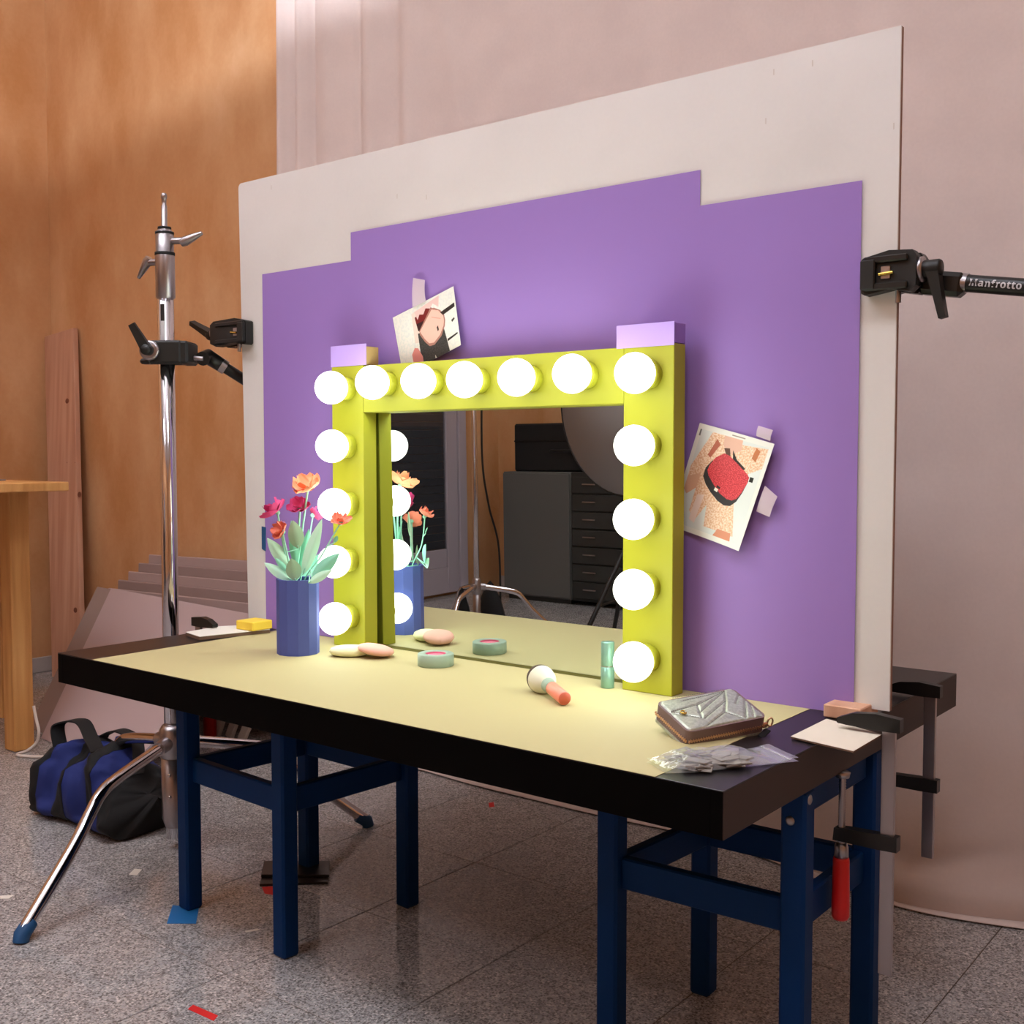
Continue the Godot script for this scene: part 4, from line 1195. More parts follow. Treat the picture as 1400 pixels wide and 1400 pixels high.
func clamps() -> void:
	# card under the near clamp
	var yc := H + 0.006
	var cz := [hy(1081, 1006, yc), hy(1167, 1026, yc), hy(1206, 1003, yc), hy(1130, 982, yc)]
	var poly := PackedVector2Array()
	for p in cz: poly.append(Vector2(p.x, -p.z))
	var cd := thing("card_square", "square of pale grey card under the red-handled clamp's jaw", "card", Vector3(0, yc - 0.004, 0))
	var flat := Transform3D(Basis(Vector3.RIGHT, -PI / 2), Vector3.ZERO)
	part(cd, "face", prism(poly, 0.0026, 0.0032, flat), M.card)
	part(cd, "core", prism(poly, 0.0, 0.0026, flat), M.card_edge)
	# wooden block at the foot of the board
	single("wood_block", "raw wooden block at the foot of the white board", "wood block", cbox(Vector3(1.648, H + 0.001, -0.572), Vector3(1.716, H + 0.024, -0.492), 0.002), M.pine)
	single("wood_block", "small pale wooden wedge on top of the raw wooden block", "wood block", cbox(Vector3(1.664, H + 0.0245, -0.580), Vector3(1.712, H + 0.033, -0.562), 0.002), M.white_paper)
	var bt := hz(1216, 992, -0.42)
	bar_clamp("screw clamp with red handle holding the pale card to the table", Vector3(bt.x, H + 0.0195, -0.42), bt.x - 1.713, 0.41, -0.190, -0.094, true)
	var b2 := hx(1272, 962, 1.748)
	bar_clamp("screw clamp with bare steel bar on the table corner behind the board", Vector3(b2.x, H + 0.012, b2.z), 0.075, 0.315, -0.175, -0.085, false)
	# packing and clamp jaw at the other end of the board
	var st := thing("card_strip", "pale strip of board lying under the yellow block", "card")
	var sp := PackedVector2Array()
	for q in [[254, 864], [273, 870], [369, 860], [369, 853], [300, 856]]:
		var p := hy(q[0], q[1], H + 0.011)
		sp.append(Vector2(p.x, -p.z))
	part(st, "face", prism(sp, 0.0095, 0.011, Transform3D(Basis(Vector3.RIGHT, -PI / 2), Vector3(0, H, 0))), M.white_paper)
	part(st, "core", prism(sp, 0.001, 0.0095, Transform3D(Basis(Vector3.RIGHT, -PI / 2), Vector3(0, H, 0))), M.card_edge)
	single("yellow_block", "small yellow foam block at the foot of the white board", "block", cbox(Vector3(0.098, H + 0.0115, -0.496), Vector3(0.165, H + 0.034, -0.432), 0.002), M.yellow_block)
	var jc := hz(252, 850, -0.42)
	var c3 := bar_clamp("black jawed clamp gripping the table end beside the yellow block", Vector3(-0.022, H + 0.018, -0.405), 0.062, 0.2, -0.14, -0.088, false, PI)
	c3.set_meta("category", "clamp")

# camera-grip clamp: local +x points away from the thing gripped, +y up
func grip_clamp(label: String, at: Vector3, b: Basis, big := 1.0) -> Node3D:
	var t := thing("grip_clamp", label, "clamp", at, "black grip clamps")
	t.basis = b
	return t

# lever handle on a short boss; origin on the boss axis, boss along +x, lever in the yz plane turned by ang
func lever(parent: Node, called: String, at: Vector3, b: Basis, way: Vector3, length: float) -> MeshInstance3D:
	var s := begin()
	add_lathe(s, [Vector2(0, 0), Vector2(0.013, 0), Vector2(0.0145, 0.004), Vector2(0.0145, 0.026), Vector2(0.012, 0.030), Vector2(0, 0.030)], 20, Transform3D(Basis(Vector3.FORWARD, PI / 2), Vector3.ZERO))
	var d := way.normalized()
	var side := d.cross(Vector3.RIGHT).normalized()
	var n := side.cross(d)
	var p0 := Vector3(0.016, 0, 0)
	var w0 := 0.013
	var w1 := 0.0085
	s.set_smooth_group(-1)
	var ring := func(p: Vector3, w: float, th: float) -> Array:
		return [p + side * w + n * th, p - side * w + n * th, p - side * w - n * th, p + side * w - n * th]
	var A: Array = ring.call(p0, w0, 0.010)
	var B: Array = ring.call(p0 + d * length * 0.55, (w0 + w1) * 0.5, 0.007)
	var C: Array = ring.call(p0 + d * length, w1, 0.006)
	for k in 4:
		var j := (k + 1) % 4
		quad(s, A[k], A[j], B[j], B[k])
		quad(s, B[k], B[j], C[j], C[k])
	quad(s, C[0], C[1], C[2], C[3])
	return part(parent, called, done(s), M.black_plastic, at, b)

func super_clamp_on_board(label: String, at: Vector3, dir: float, lever_dir: Vector3, out := 1.0) -> Node3D:
	# origin on the board edge, the body lies along -dir*x over the board face and sticks out along +dir*x
	var t := thing("grip_clamp", label, "clamp", at, "black grip clamps on the board edges")
	var dx := dir
	var jaw := func(z0: float, z1: float, lo: float) -> ArrayMesh:
		var poly := PackedVector2Array([Vector2(-0.052 * dx, -0.030), Vector2(-0.052 * dx, 0.026), Vector2(-0.048 * dx, 0.029), Vector2(-0.005 * dx, 0.038), Vector2(0.034 * dx * out, 0.035), Vector2(0.040 * dx * out, 0.026), Vector2(0.040 * dx * out, -0.024), Vector2(0.030 * dx * out, -0.033), Vector2(0.0, -0.027), Vector2(-0.046 * dx, -0.034)])
		return prism(poly, z0, z1)
	var fr := part(t, "front_jaw", jaw.call(0.002, 0.026, 0.0), M.black_plastic)
	part(fr, "jaw_rib", cbox(Vector3(-0.046 * dx, 0.018, 0.026), Vector3(0.028 * dx * out, 0.029, 0.034), 0.002), M.black_metal)
	part(fr, "jaw_rib", cbox(Vector3(-0.046 * dx, -0.028, 0.026), Vector3(0.028 * dx * out, -0.016, 0.034), 0.002), M.black_metal)
	part(fr, "jaw_face", cbox(Vector3(-0.051 * dx, -0.026, 0.026), Vector3(-0.026 * dx, 0.024, 0.036), 0.002), M.black_plastic)
	part(fr, "spring_plate", cbox(Vector3(-0.018 * dx, -0.010, 0.026), Vector3(-0.002 * dx, 0.012, 0.029), 0.001), M.satin)
	part(fr, "pin", tube([Vector3(-0.020 * dx, -0.002, 0.031), Vector3(0.004 * dx, 0.0, 0.031)], 0.003, 10), M.gold)
	part(t, "rear_jaw", jaw.call(-0.040, -0.0145, 0.0), M.black_metal)
	part(t, "bridge", cbox(Vector3(0.010 * dx, -0.022, -0.0145), Vector3(0.040 * dx * out, 0.026, 0.002), 0.001), M.black_metal)
	part(t, "locking_stud", tube([Vector3(0.004 * dx, -0.048, 0.004), Vector3(0.004 * dx, -0.026, 0.004)], 0.005, 12), M.satin)
	part(t, "collar", lathe([Vector2(0, 0), Vector2(0.021, 0), Vector2(0.021, 0.007), Vector2(0, 0.007)], 28), M.satin, Vector3(0.039 * dx * out, 0.004, 0.004), Basis(Vector3.FORWARD, PI / 2 * dx))
	lever(t, "lever", Vector3(0.045 * dx * out - (0.006 * dx if out > 1.0 else 0.0), 0.004, 0.004), Basis(Vector3.UP, 0.0 if dx > 0 else PI), lever_dir, 0.085)
	return t

func stand_with_clamp() -> void:
	# clamps that hold the board
	var r := hz(1234, 373, ZB)
	super_clamp_on_board("black grip clamp on the board edge beside the lettered arm", Vector3(1.747, r.y - 0.002, ZB), 1.0, Vector3(0.22, -1, 0))
	var l := hz(337, 455, ZB)
	super_clamp_on_board("black grip clamp on the board edge near the steel stand", Vector3(-0.004, l.y, ZB), -1.0, Vector3(0.86, 0.42, -0.1), 2.5)
	# lettered arm going off to a second stand
	var a0 := hz(1290, 385, ZB - 0.03)
	var a1 := hz(1400, 393, ZB - 0.03)
	var d := (a1 - a0).normalized()
	var arm := thing("clamp_arm", "black tube arm with pale maker's lettering held by the grip clamp", "arm", a0)
	arm.basis = Basis(d, d.cross(Vector3.BACK).normalized() * -1.0, Vector3.ZERO)
	var zax := d.cross(Vector3.UP).normalized()
	arm.basis = Basis(d, zax.cross(d).normalized(), zax)
	var rad := 0.0145
	part(arm, "tube", tube([Vector3(0.035, 0, 0), Vector3(0.46, 0, 0)], rad, 28), M.black_metal)
	part(arm, "socket", rbox(Vector3(0.075, 0.040, 0.036), 0.008, Vector3(0.0, -0.004, 0)), M.black_metal)
	part(arm, "end_ring", tube([Vector3(0.030, 0, 0), Vector3(0.040, 0, 0)], rad * 1.12, 24), M.satin)
	# far joint of the arm, then the second stand outside the picture
	part(arm, "end_joint", rbox(Vector3(0.06, 0.05, 0.05), 0.01, Vector3(0.48, 0, 0)), M.black_metal)
	var tm := TextMesh.new()
	var sf := SystemFont.new()
	sf.font_names = PackedStringArray(["Droid Sans"])
	sf.font_weight = 700
	tm.font = sf
	tm.text = "Manfrotto"
	tm.font_size = 64
	tm.pixel_size = 0.00033
	tm.depth = 0.0
	tm.horizontal_alignment = HORIZONTAL_ALIGNMENT_LEFT
	var arr := tm.get_mesh_arrays()
	var vs: PackedVector3Array = arr[Mesh.ARRAY_VERTEX]
	var idx = arr[Mesh.ARRAY_INDEX]
	var bs := begin()
	var lo := 1e9
	var xmax := -1e9
	for v in vs:
		lo = minf(lo, v.x)
		xmax = maxf(xmax, v.x)
	# stretch the word over the visible length and wrap it round the tube
	var vis0 := 0.046
	var seen := a0.distance_to(a1) - vis0 + 0.0
	var scl := seen / (xmax - lo)
	var bend := func(v: Vector3) -> Vector3:
		var ang: float = (v.y * scl * 0.95) / rad + 0.06
		return Vector3(vis0 + (v.x - lo) * scl, (rad + 0.0003) * sin(ang), (rad + 0.0003) * cos(ang))
	bs.set_smooth_group(-1)
	if idx != null and idx.size() > 0:
		for i in idx: bs.add_vertex(bend.call(vs[i]))
	else:
		for v in vs: bs.add_vertex(bend.call(v))
	part(arm, "lettering", done(bs), M.print_grey)

	# chrome stand
	var base := Vector3(-0.155, 0, -0.42)
	base = hz(231, 700, -0.42)
	base.y = 0.0
	c_stand("chrome light stand with bent legs beside the table, holding a black clamp", base, [hy(30, 1288, 0.0), hy(502, 1130, 0.0)], 1.0)
	# clamp on its pole and the arm that reaches behind the board
	var cy := hz(232, 483, base.z).y
	var g := thing("grip_clamp", "black grip clamp gripping the chrome light stand", "clamp", Vector3(base.x, cy, base.z))
	g.rotation.y = 0.62
	part(g, "body", rbox(Vector3(0.088, 0.062, 0.030), 0.006, Vector3(0.012, 0, 0.034)), M.black_plastic)
	part(g, "jaw", rbox(Vector3(0.088, 0.056, 0.026), 0.006, Vector3(0.012, 0.0, -0.034)), M.black_plastic)
	part(g, "bridge", rbox(Vector3(0.035, 0.06, 0.09), 0.006, Vector3(0.055, 0.0, 0)), M.black_plastic)
	part(g, "lower_lip", rbox(Vector3(0.03, 0.014, 0.034), 0.005, Vector3(-0.040, -0.024, 0.034)), M.black_metal)
	part(g, "collar", lathe([Vector2(0, 0), Vector2(0.026, 0), Vector2(0.026, 0.008), Vector2(0.021, 0.010), Vector2(0, 0.010)], 28), M.satin, Vector3(-0.026, 0.004, 0.049), Basis(Vector3.RIGHT, PI / 2))
	lever(g, "lever", Vector3(-0.026, 0.004, 0.055), Basis(Vector3.UP, -PI / 2), Vector3(0.22, 0.9, 0.46), 0.075)
	part(g, "bolt", tube([Vector3(0.075, -0.012, 0.0), Vector3(0.10, -0.014, 0.0)], 0.006, 12), M.satin)
	var s0 := g.transform * Vector3(0.098, -0.014, 0.0)
	var p1 := hz(283, 487, s0.z - 0.03)
	var p2 := hz(302, 499, s0.z - 0.06)
	var p3 := p2 + (p2 - p1).normalized() * 0.34
	var ar := thing("clamp_arm", "black tube arm running from the chrome stand behind the white board", "arm", s0)
	part(ar, "joint", tube([Vector3.ZERO, p1 - s0, p2 - s0], [0.019, 0.021, 0.019], 20), M.black_metal)
	part(ar, "collar", tube([p2 - s0, p2 - s0 + (p2 - p1).normalized() * 0.016], 0.0195, 20), M.satin)
	part(ar, "tube", tube([p2 - s0 + (p2 - p1).normalized() * 0.014, p3 - s0], 0.015, 20), M.black_metal)

# steel stand with three bent legs; two feet are given, the third stands opposite
func c_stand(label: String, base: Vector3, feet: Array, k: float, clampy := true) -> void:
	var t := thing("light_stand", label, "stand", base)
	t.scale = Vector3(k, 1.0, k)
	var top := hz(227, 318, base.z).y if clampy else 1.95
	var rp := 0.0215
	part(t, "pole", lathe([Vector2(0, 0.03), Vector2(rp, 0.03), Vector2(rp, top - 0.16), Vector2(0, top - 0.16)], 28), M.chrome)
	# sleeve, riser and spigot
	part(t, "sleeve", lathe([Vector2(rp, top - 0.175), Vector2(0.0255, top - 0.17), Vector2(0.0255, top - 0.062), Vector2(0.024, top - 0.055), Vector2(0.0235, top - 0.055), Vector2(0.0235, top + 0.0), Vector2(0.020, top + 0.006), Vector2(0, top + 0.006)], 28), M.satin)
	part(t, "seal_ring", lathe([Vector2(0.0235, top - 0.060), Vector2(0.0262, top - 0.060), Vector2(0.0262, top - 0.052), Vector2(0.0235, top - 0.052)], 28), M.rubber)
	part(t, "seal_ring", lathe([Vector2(0.020, top - 0.004), Vector2(0.0245, top - 0.004), Vector2(0.0245, top + 0.002), Vector2(0.020, top + 0.002)], 28), M.rubber)
	part(t, "seal_ring", lathe([Vector2(0.012, top + 0.010), Vector2(0.0175, top + 0.010), Vector2(0.0175, top + 0.015), Vector2(0.012, top + 0.015)], 28), M.rubber)
	part(t, "spigot", lathe([Vector2(0.016, top + 0.004), Vector2(0.016, top + 0.012), Vector2(0.008, top + 0.016), Vector2(0.008, top + 0.070), Vector2(0.006, top + 0.074), Vector2(0.006, top + 0.088), Vector2(0.008, top + 0.091), Vector2(0.008, top + 0.100), Vector2(0.006, top + 0.104), Vector2(0, top + 0.104)], 20), M.satin)
	# tightening knobs with T handles
	for q in [[0.5, -0.022, 1.0, 0.25], [3.4, -0.075, 1.0, -0.8]]:
		var dir := Vector3(cos(float(q[0])), 0, -sin(float(q[0])))
		var y: float = top + q[1]
		var kn := part(t, "knob", tube([dir * 0.02 + Vector3(0, y, 0), dir * 0.052 + Vector3(0, y, 0)], 0.009, 14), M.satin)
		var c := dir * 0.062 + Vector3(0, y, 0)
		var e: Vector3 = (dir * 0.6 + Vector3.UP * float(q[3])).normalized()
		var s := begin()
		add_tube(s, [c - e * 0.016, c - e * 0.004, c + e * 0.02, c + e * 0.048], [0.011, 0.013, 0.010, 0.005], 10)
		part(kn, "knob_handle", done(s), M.satin)
	part(t, "label_strip", sheet(func(u: float, v: float) -> Vector3:
		var a := lerpf(0.75, 1.25, u)
		return Vector3(cos(a) * (rp + 0.0004), top - 0.34 + 0.15 * v, sin(a) * (rp + 0.0004)), 5, 2, 0.0002), M.black_plastic)
	part(t, "label_sticker", sheet(func(u: float, v: float) -> Vector3:
		var a := lerpf(0.78, 1.22, u)
		return Vector3(cos(a) * (rp + 0.0009), top - 0.31 + 0.075 * v, sin(a) * (rp + 0.0009)), 5, 2, 0.0002), M.print_grey)
	# hub
	var hyb := 0.30
	part(t, "hub", lathe([Vector2(rp, hyb - 0.055), Vector2(0.034, hyb - 0.045), Vector2(0.036, hyb - 0.010), Vector2(0.034, hyb + 0.030), Vector2(0.026, hyb + 0.042), Vector2(rp, hyb + 0.042)], 28), M.satin)
	part(t, "lower_tube", lathe([Vector2(0, 0.055), Vector2(0.020, 0.055), Vector2(0.031, 0.085), Vector2(0.031, hyb - 0.05), Vector2(0, hyb - 0.05)], 20), M.satin)
	for bt in [0.15, 0.21]:
		var a := 0.9
		part(t, "rivet", ball(0.005), M.chrome, Vector3(cos(a) * 0.031, bt, sin(a) * 0.031))
	var dirs: Array = []
	for f in feet:
		dirs.append(Vector3(f.x - base.x, 0, f.z - base.z))
	dirs.append(-(dirs[0].normalized() + dirs[1].normalized()).normalized() * 0.55)
	for i in 3:
		var d: Vector3 = dirs[i]
		var ln := d.length()
		d = d / ln
		var pth := smooth_path([d * 0.03 + Vector3(0, hyb - 0.005, 0), d * (ln * 0.40) + Vector3(0, hyb - 0.035, 0), d * (ln * 0.52) + Vector3(0, hyb - 0.055, 0), d * (ln * 0.60) + Vector3(0, hyb - 0.095, 0), d * (ln * 0.72) + Vector3(0, hyb - 0.16, 0), d * ln + Vector3(0, 0.018, 0)], 6)
		var lg := part(t, "leg", tube(pth, 0.0155, 18), M.chrome)
		part(lg, "leg_cap", tube([d * (ln - 0.028) + Vector3(0, 0.034, 0), d * ln + Vector3(0, 0.016, 0), d * (ln + 0.003) + Vector3(0, 0.002, 0)], [0.0175, 0.0185, 0.0175], 16), M.blue_tape_dark)
		part(t, "leg_socket", tube([d * 0.02 + Vector3(0, hyb - 0.004, 0), d * 0.07 + Vector3(0, hyb - 0.010, 0)], 0.0195, 16), M.satin)

func floor_scrap(called: String, label: String, cat: String, q: Array, m: Material, th := 0.0006, y := 0.0) -> void:
	var poly := PackedVector2Array()
	var c := Vector3.ZERO
	for i in range(0, q.size(), 2):
		c += hy(q[i], q[i + 1], y) * (2.0 / q.size())
	for i in range(0, q.size(), 2):
		var p := hy(q[i], q[i + 1], y)
		poly.append(Vector2(p.x - c.x, -(p.z - c.z)))
	single(called, label, cat, prism(poly, 0.0, th, Transform3D(Basis(Vector3.RIGHT, -PI / 2), Vector3.ZERO)), m, Vector3(c.x, y + 0.0003, c.z))
func floor_things() -> void:
	floor_scrap("blue_tape", "bright blue tape square on the floor under a trestle foot", "tape", [236, 1238, 272, 1241, 268, 1263, 228, 1263], M.blue_tape)
	floor_scrap("red_tape", "longer red tape strip stuck to the granite floor", "tape", [257, 1380, 264, 1374, 298, 1389, 292, 1396], M.red_tape)
	floor_scrap("red_tape", "short red tape scrap on the floor beside the dark slabs", "tape", [358, 1213, 374, 1212, 376, 1224, 362, 1222], M.red_tape)
	floor_scrap("red_tape", "tiny red speck of tape on the floor under the table", "tape", [668, 1098, 675, 1097, 676, 1103, 669, 1104], M.red_tape)
	floor_scrap("paper_scrap", "small white paper square on the floor before the duffel bag", "paper", [176, 1196, 184, 1188, 194, 1189, 187, 1197], M.white_paper)
	floor_scrap("paper_scrap", "white paper sliver on the floor beside the chrome stand's foot", "paper", [0, 1225, 19, 1224, 12, 1229, 0, 1229], M.white_paper)
	floor_scrap("paper_scrap", "thin white paper sliver on the floor between the trestle feet", "paper", [335, 1273, 352, 1270, 356, 1272, 336, 1275], M.white_paper)
	# dark stone slabs packing the rear foot of the trestle
	var y := 0.0
	for q in [[353, 1198, 451, 1200, 447, 1210, 356, 1212], [359, 1180, 451, 1180, 450, 1198, 357, 1199]]:
		pass
	floor_scrap("stone_slab", "dark stone slab with pale edge, lower of the two under the trestle", "slab", [355, 1212, 448, 1209, 451, 1186, 362, 1186], M.tile_dark, 0.006)
	floor_scrap("stone_slab", "dark stone slab lying on top of another under the trestle", "slab", [357, 1199, 450, 1199, 451, 1180, 361, 1180], M.tile_dark, 0.006, 0.007)

	# duffel bag
	var o := hy(140, 1120, 0.0)
	var bag := thing("duffel_bag", "blue and black fabric duffel bag slumped on the floor", "bag", Vector3(-0.54, 0, -0.44))
	bag.rotation.y = 0.05
	var nz := noise(6.0, 121, 3)
	# sections along local x; rounded slumped profile in y/z
	var prof := func(u: float, a: float) -> Vector3:
		var x := lerpf(-0.20, 0.20, u)
		var hgt := 0.235 * (1.0 - 0.25 * pow(absf(u - 0.42) * 2.0, 3.0))
		var dep := 0.135
		var ca := cos(a)
		var sa := sin(a)
		var z := dep * signf(ca) * pow(absf(ca), 0.6)
		var yy := signf(sa) * pow(absf(sa), 0.6) * hgt * 0.5 + hgt * 0.5
		z *= 1.12 - 0.58 * clampf(yy / 0.235, 0.0, 1.0)
		x *= 1.08 - 0.30 * clampf(yy / 0.235, 0.0, 1.0)
		var n := nz.get_noise_3d(x, yy, z) * 0.055
		return Vector3(x + n * 0.4, maxf(yy + n * (0.3 + yy * 3.0), 0.002), z + n)
	var bands := [["end_panel", 0.0, 0.10, "bag_black"], ["side_panel", 0.10, 0.30, "bag_blue"], ["strap_band", 0.30, 0.44, "bag_black"], ["side_panel", 0.44, 0.66, "bag_blue"], ["strap_band", 0.66, 0.78, "bag_black"], ["side_panel", 0.78, 0.90, "bag_blue"], ["end_panel", 0.90, 1.0, "bag_black"]]
	for bd in bands:
		var grow := 1.012 if bd[0] == "strap_band" else 1.0
		part(bag, bd[0], sheet(func(u: float, v: float) -> Vector3:
			var p: Vector3 = prof.call(lerpf(bd[1], bd[2], v), TAU * u)
			return Vector3(p.x, 0.115 + (p.y - 0.115) * grow if p.y > 0.02 else p.y, p.z * grow), 40, 8), M[bd[3]])
	for e in [0.0, 1.0]:
		part(bag, "end_cap", sheet(func(u: float, v: float) -> Vector3:
			var p: Vector3 = prof.call(e, TAU * u)
			var c := Vector3(p.x + (0.03 if e > 0.5 else -0.03), 0.11, 0.0)
			var q := p.lerp(c, v)
			q.x = p.x + (0.03 if e > 0.5 else -0.03) * sin(v * PI * 0.5)
			return q, 40, 6), M.bag_black)
	var strap := func(pp: Array, w: float) -> ArrayMesh:
		var path := smooth_path(pp, 8)
		return sheet(func(u: float, v: float) -> Vector3:
			var i := int(v * (path.size() - 1))
			return path[i] + Vector3(0.0, 0.0, (u - 0.5) * w) , 2, path.size() - 1, 0.004)
	part(bag, "handle", strap.call([Vector3(-0.13, 0.21, 0.06), Vector3(-0.15, 0.27, 0.05), Vector3(-0.08, 0.285, 0.02), Vector3(0.0, 0.25, 0.04), Vector3(0.06, 0.225, 0.06)], 0.045), M.bag_black)
	part(bag, "shoulder_strap", strap.call([Vector3(-0.08, 0.225, -0.05), Vector3(0.02, 0.26, -0.04), Vector3(0.12, 0.24, -0.03), Vector3(0.19, 0.17, 0.02)], 0.04), M.bag_black)
	part(bag, "flat_panel", strap.call([Vector3(-0.16, 0.20, -0.08), Vector3(-0.24, 0.12, -0.10), Vector3(-0.30, 0.05, -0.10), Vector3(-0.34, 0.01, -0.10)], 0.10), M.bag_black)

	# things behind the trestle, leaning against the backdrop
	var rt := hz(287, 990, -1.22)
	single("red_tube", "red cardboard tube standing behind the blue trestle", "tube", lathe([Vector2(0, 0), Vector2(0.024, 0), Vector2(0.024, 0.40), Vector2(0.021, 0.40), Vector2(0.021, 0.01), Vector2(0, 0.01)], 20), M.red, Vector3(rt.x, 0.002, -1.22))
	for i in 4:
		var xx: float = hz(284 + 17 * i + (8 if i > 0 else -16), 1000, -1.27).x
		var b := Basis(Vector3.BACK, -0.30 - 0.04 * i) * Basis(Vector3.RIGHT, -0.12)
		single("wood_offcut", ["pale wooden offcut leaning under the red tube's near side behind the trestle", "pale wooden offcut leaning next to the red tube", "pale wooden offcut leaning between two others behind the trestle", "pale wooden offcut farthest from the red tube behind the trestle"][i], "wood offcut", rbox(Vector3(0.035, 0.36, 0.018), 0.002, Vector3(0, 0.18, 0)), M.card, Vector3(xx - 0.05 + (0.02 if i > 0 else -0.04), 0.004, -1.25), b, "wooden offcuts behind the trestle")
	# white cable
	var cb: Array = []
	for q in [[118, 1040], [77, 1038], [25, 1035], [38, 1028], [50, 1015], [53, 1000], [50, 985], [46, 965]]:
		cb.append(hy(q[0], q[1], 0.0) if cb.size() < 4 else hz(q[0], q[1], -0.70))
	for i in cb.size(): cb[i].y = maxf(cb[i].y, 0.006)
	single("power_cable", "white cable curling on the floor round the wooden table's leg", "cable", tube(smooth_path(cb, 8), 0.0055, 10), M.white_cable)

func left_corner() -> void:
	# honey-coloured wooden side table: its near leg and the end of its top are in view
	var foot := hy(27, 1024, 0.0)
	var ty := hz(30, 658, foot.z).y
	var x1 := hz(65, 664, foot.z + 0.02).x
	var t := thing("wooden_side_table", "tall honey-coloured wooden table beside the leaning plank", "table", Vector3(foot.x, 0, foot.z))
	var lw := 0.075
	var ln := 1.0
	var dp := 0.62
	part(t, "table_top", cbox(Vector3(-ln, ty - 0.032, -0.06), Vector3(x1 - foot.x, ty, dp), 0.003), M.honey)
	part(t, "table_pad", cbox(Vector3(-ln + 0.02, ty, 0.0), Vector3(-0.055, ty + 0.006, dp - 0.02), 0.001), M.panel_dull)
	for q in [[0.0, 0.0], [-ln + 0.1, 0.0], [0.0, dp - 0.1], [-ln + 0.1, dp - 0.1]]:
		if q[1] > 0.1 and q[0] > -0.1: continue
		part(t, "leg", rbox(Vector3(lw, ty - 0.032, lw), 0.004, Vector3(0, (ty - 0.032) * 0.5, 0)), M.honey, Vector3(q[0], 0.001, q[1]))
	part(t, "apron", cbox(Vector3(-ln + 0.1, ty - 0.13, -0.012), Vector3(-0.04, ty - 0.032, 0.012), 0.002), M.honey)
	part(t, "rail", cbox(Vector3(-0.145, 0.0 + 0.10, -0.02), Vector3(-0.10, ty - 0.13, 0.012), 0.002), M.honey)
	# chrome ends of folded gear behind the table leg
	for i in 3:
		var p0 := hz(-20, 962 + i * 13, -0.95)
		var p1 := hz(11, 960 + i * 12, -0.95)
		single("steel_tube", ["topmost of three chrome tube ends behind the wooden table's leg", "middle of three chrome tube ends behind the wooden table's leg", "lowest of three chrome tube ends behind the wooden table's leg"][i], "tube", tube([p0, p1], 0.009, 12), M.chrome, Vector3.ZERO, Basis.IDENTITY, "chrome tube ends behind the wooden table")

	# pine plank leaning on the back wall
	var pl := hz(60, 458, -1.53)
	var pr := hz(100, 459, -1.53)
	var bl := hz(80, 885, -1.40)
	var w := pr.x - pl.x
	var ax := Vector3((pl.x + pr.x) * 0.5, pl.y, -1.545) - Vector3(hz(99, 890, -1.48).x, 0.0, -1.46)
	var bs := Vector3((pl.x + pr.x) * 0.5, pl.y, -1.545) - ax
	var k := thing("pine_plank", "long pine plank with dark knots leaning upright against the ochre wall", "plank", bs + Vector3(0, 0.004, 0))
	var yb := ax.normalized()
	var zb := Vector3.BACK
	zb = (zb - yb * zb.dot(yb)).normalized()
	k.basis = Basis(yb.cross(zb), yb, zb)
	var len_ := ax.length()
	part(k, "board", cbox(Vector3(-w * 0.5, 0, -0.012), Vector3(w * 0.5, len_, 0.014), 0.003), M.pine)
	for q in [[80, 547], [103, 676], [105, 834], [95, 632], [84, 632]]:
		var p := hz(q[0], q[1], -1.47)
		var lp := k.transform.affine_inverse() * p
		var r := 0.016 if q[1] != 632 else 0.003
		part(k, "knot", lathe([Vector2(0, 0), Vector2(r, 0), Vector2(r * 0.7, 0.0008), Vector2(0, 0.001)], 14), M.knot, Vector3(lp.x, lp.y, 0.0140), Basis(Vector3.RIGHT, PI / 2) * Basis.from_scale(Vector3(1.0, 1.0, 0.8)))
	# stack of grey-pink laths leaning at the foot of the wall
	for i in 6:
		var yl := 764.0 + i * 11.5
		var p0 := hz(205 - i * 14.0, yl - 6, -1.46 + i * 0.022)
		var p1 := hz(362 + i * 3.0, yl + 4 + i * 3.6, -1.46 + i * 0.022)
		var d := p1 - p0
		var bb := Basis(d.normalized(), Vector3.UP, d.normalized().cross(Vector3.UP))
		single("lath_board", ["tallest grey-pink lath board, rearmost of the stack against the ochre wall", "second grey-pink lath board from the ochre wall in the leaning stack", "third grey-pink lath board from the ochre wall in the leaning stack", "fourth grey-pink lath board from the ochre wall in the leaning stack", "fifth grey-pink lath board from the ochre wall in the leaning stack", "shortest grey-pink lath board, front of the stack behind the pale panel"][i], "lath", rbox(Vector3(d.length(), 0.62 - i * 0.05, 0.014), 0.003, Vector3(d.length() * 0.5, -0.31 + i * 0.025, 0)), M.lath if i % 2 == 0 else M.lath_dark, p0, bb.orthonormalized() * Basis(Vector3.RIGHT, -0.06), "lath boards stacked against the wall")
	# pale panels leaning in front of the laths
	var tl := hz(152, 805, -1.27)
	var tr := hz(372, 846, -1.16)
	var bo := hy(56, 1010, 0.0)
	panel("pale_panel", "large pale pink-grey foam panel leaning behind the duffel bag", tl, tr, bo, M.panel_pale, M.panel_edge_lit, 0.035, 0.55)
	var tl2 := hz(133, 803, -1.33)
	panel("dull_panel", "dull brown-grey panel sticking out behind the pale foam panel", tl2, hz(300, 833, -1.27), hy(40, 996, 0.0), M.panel_dull, M.panel_dull, 0.012, 0.5)
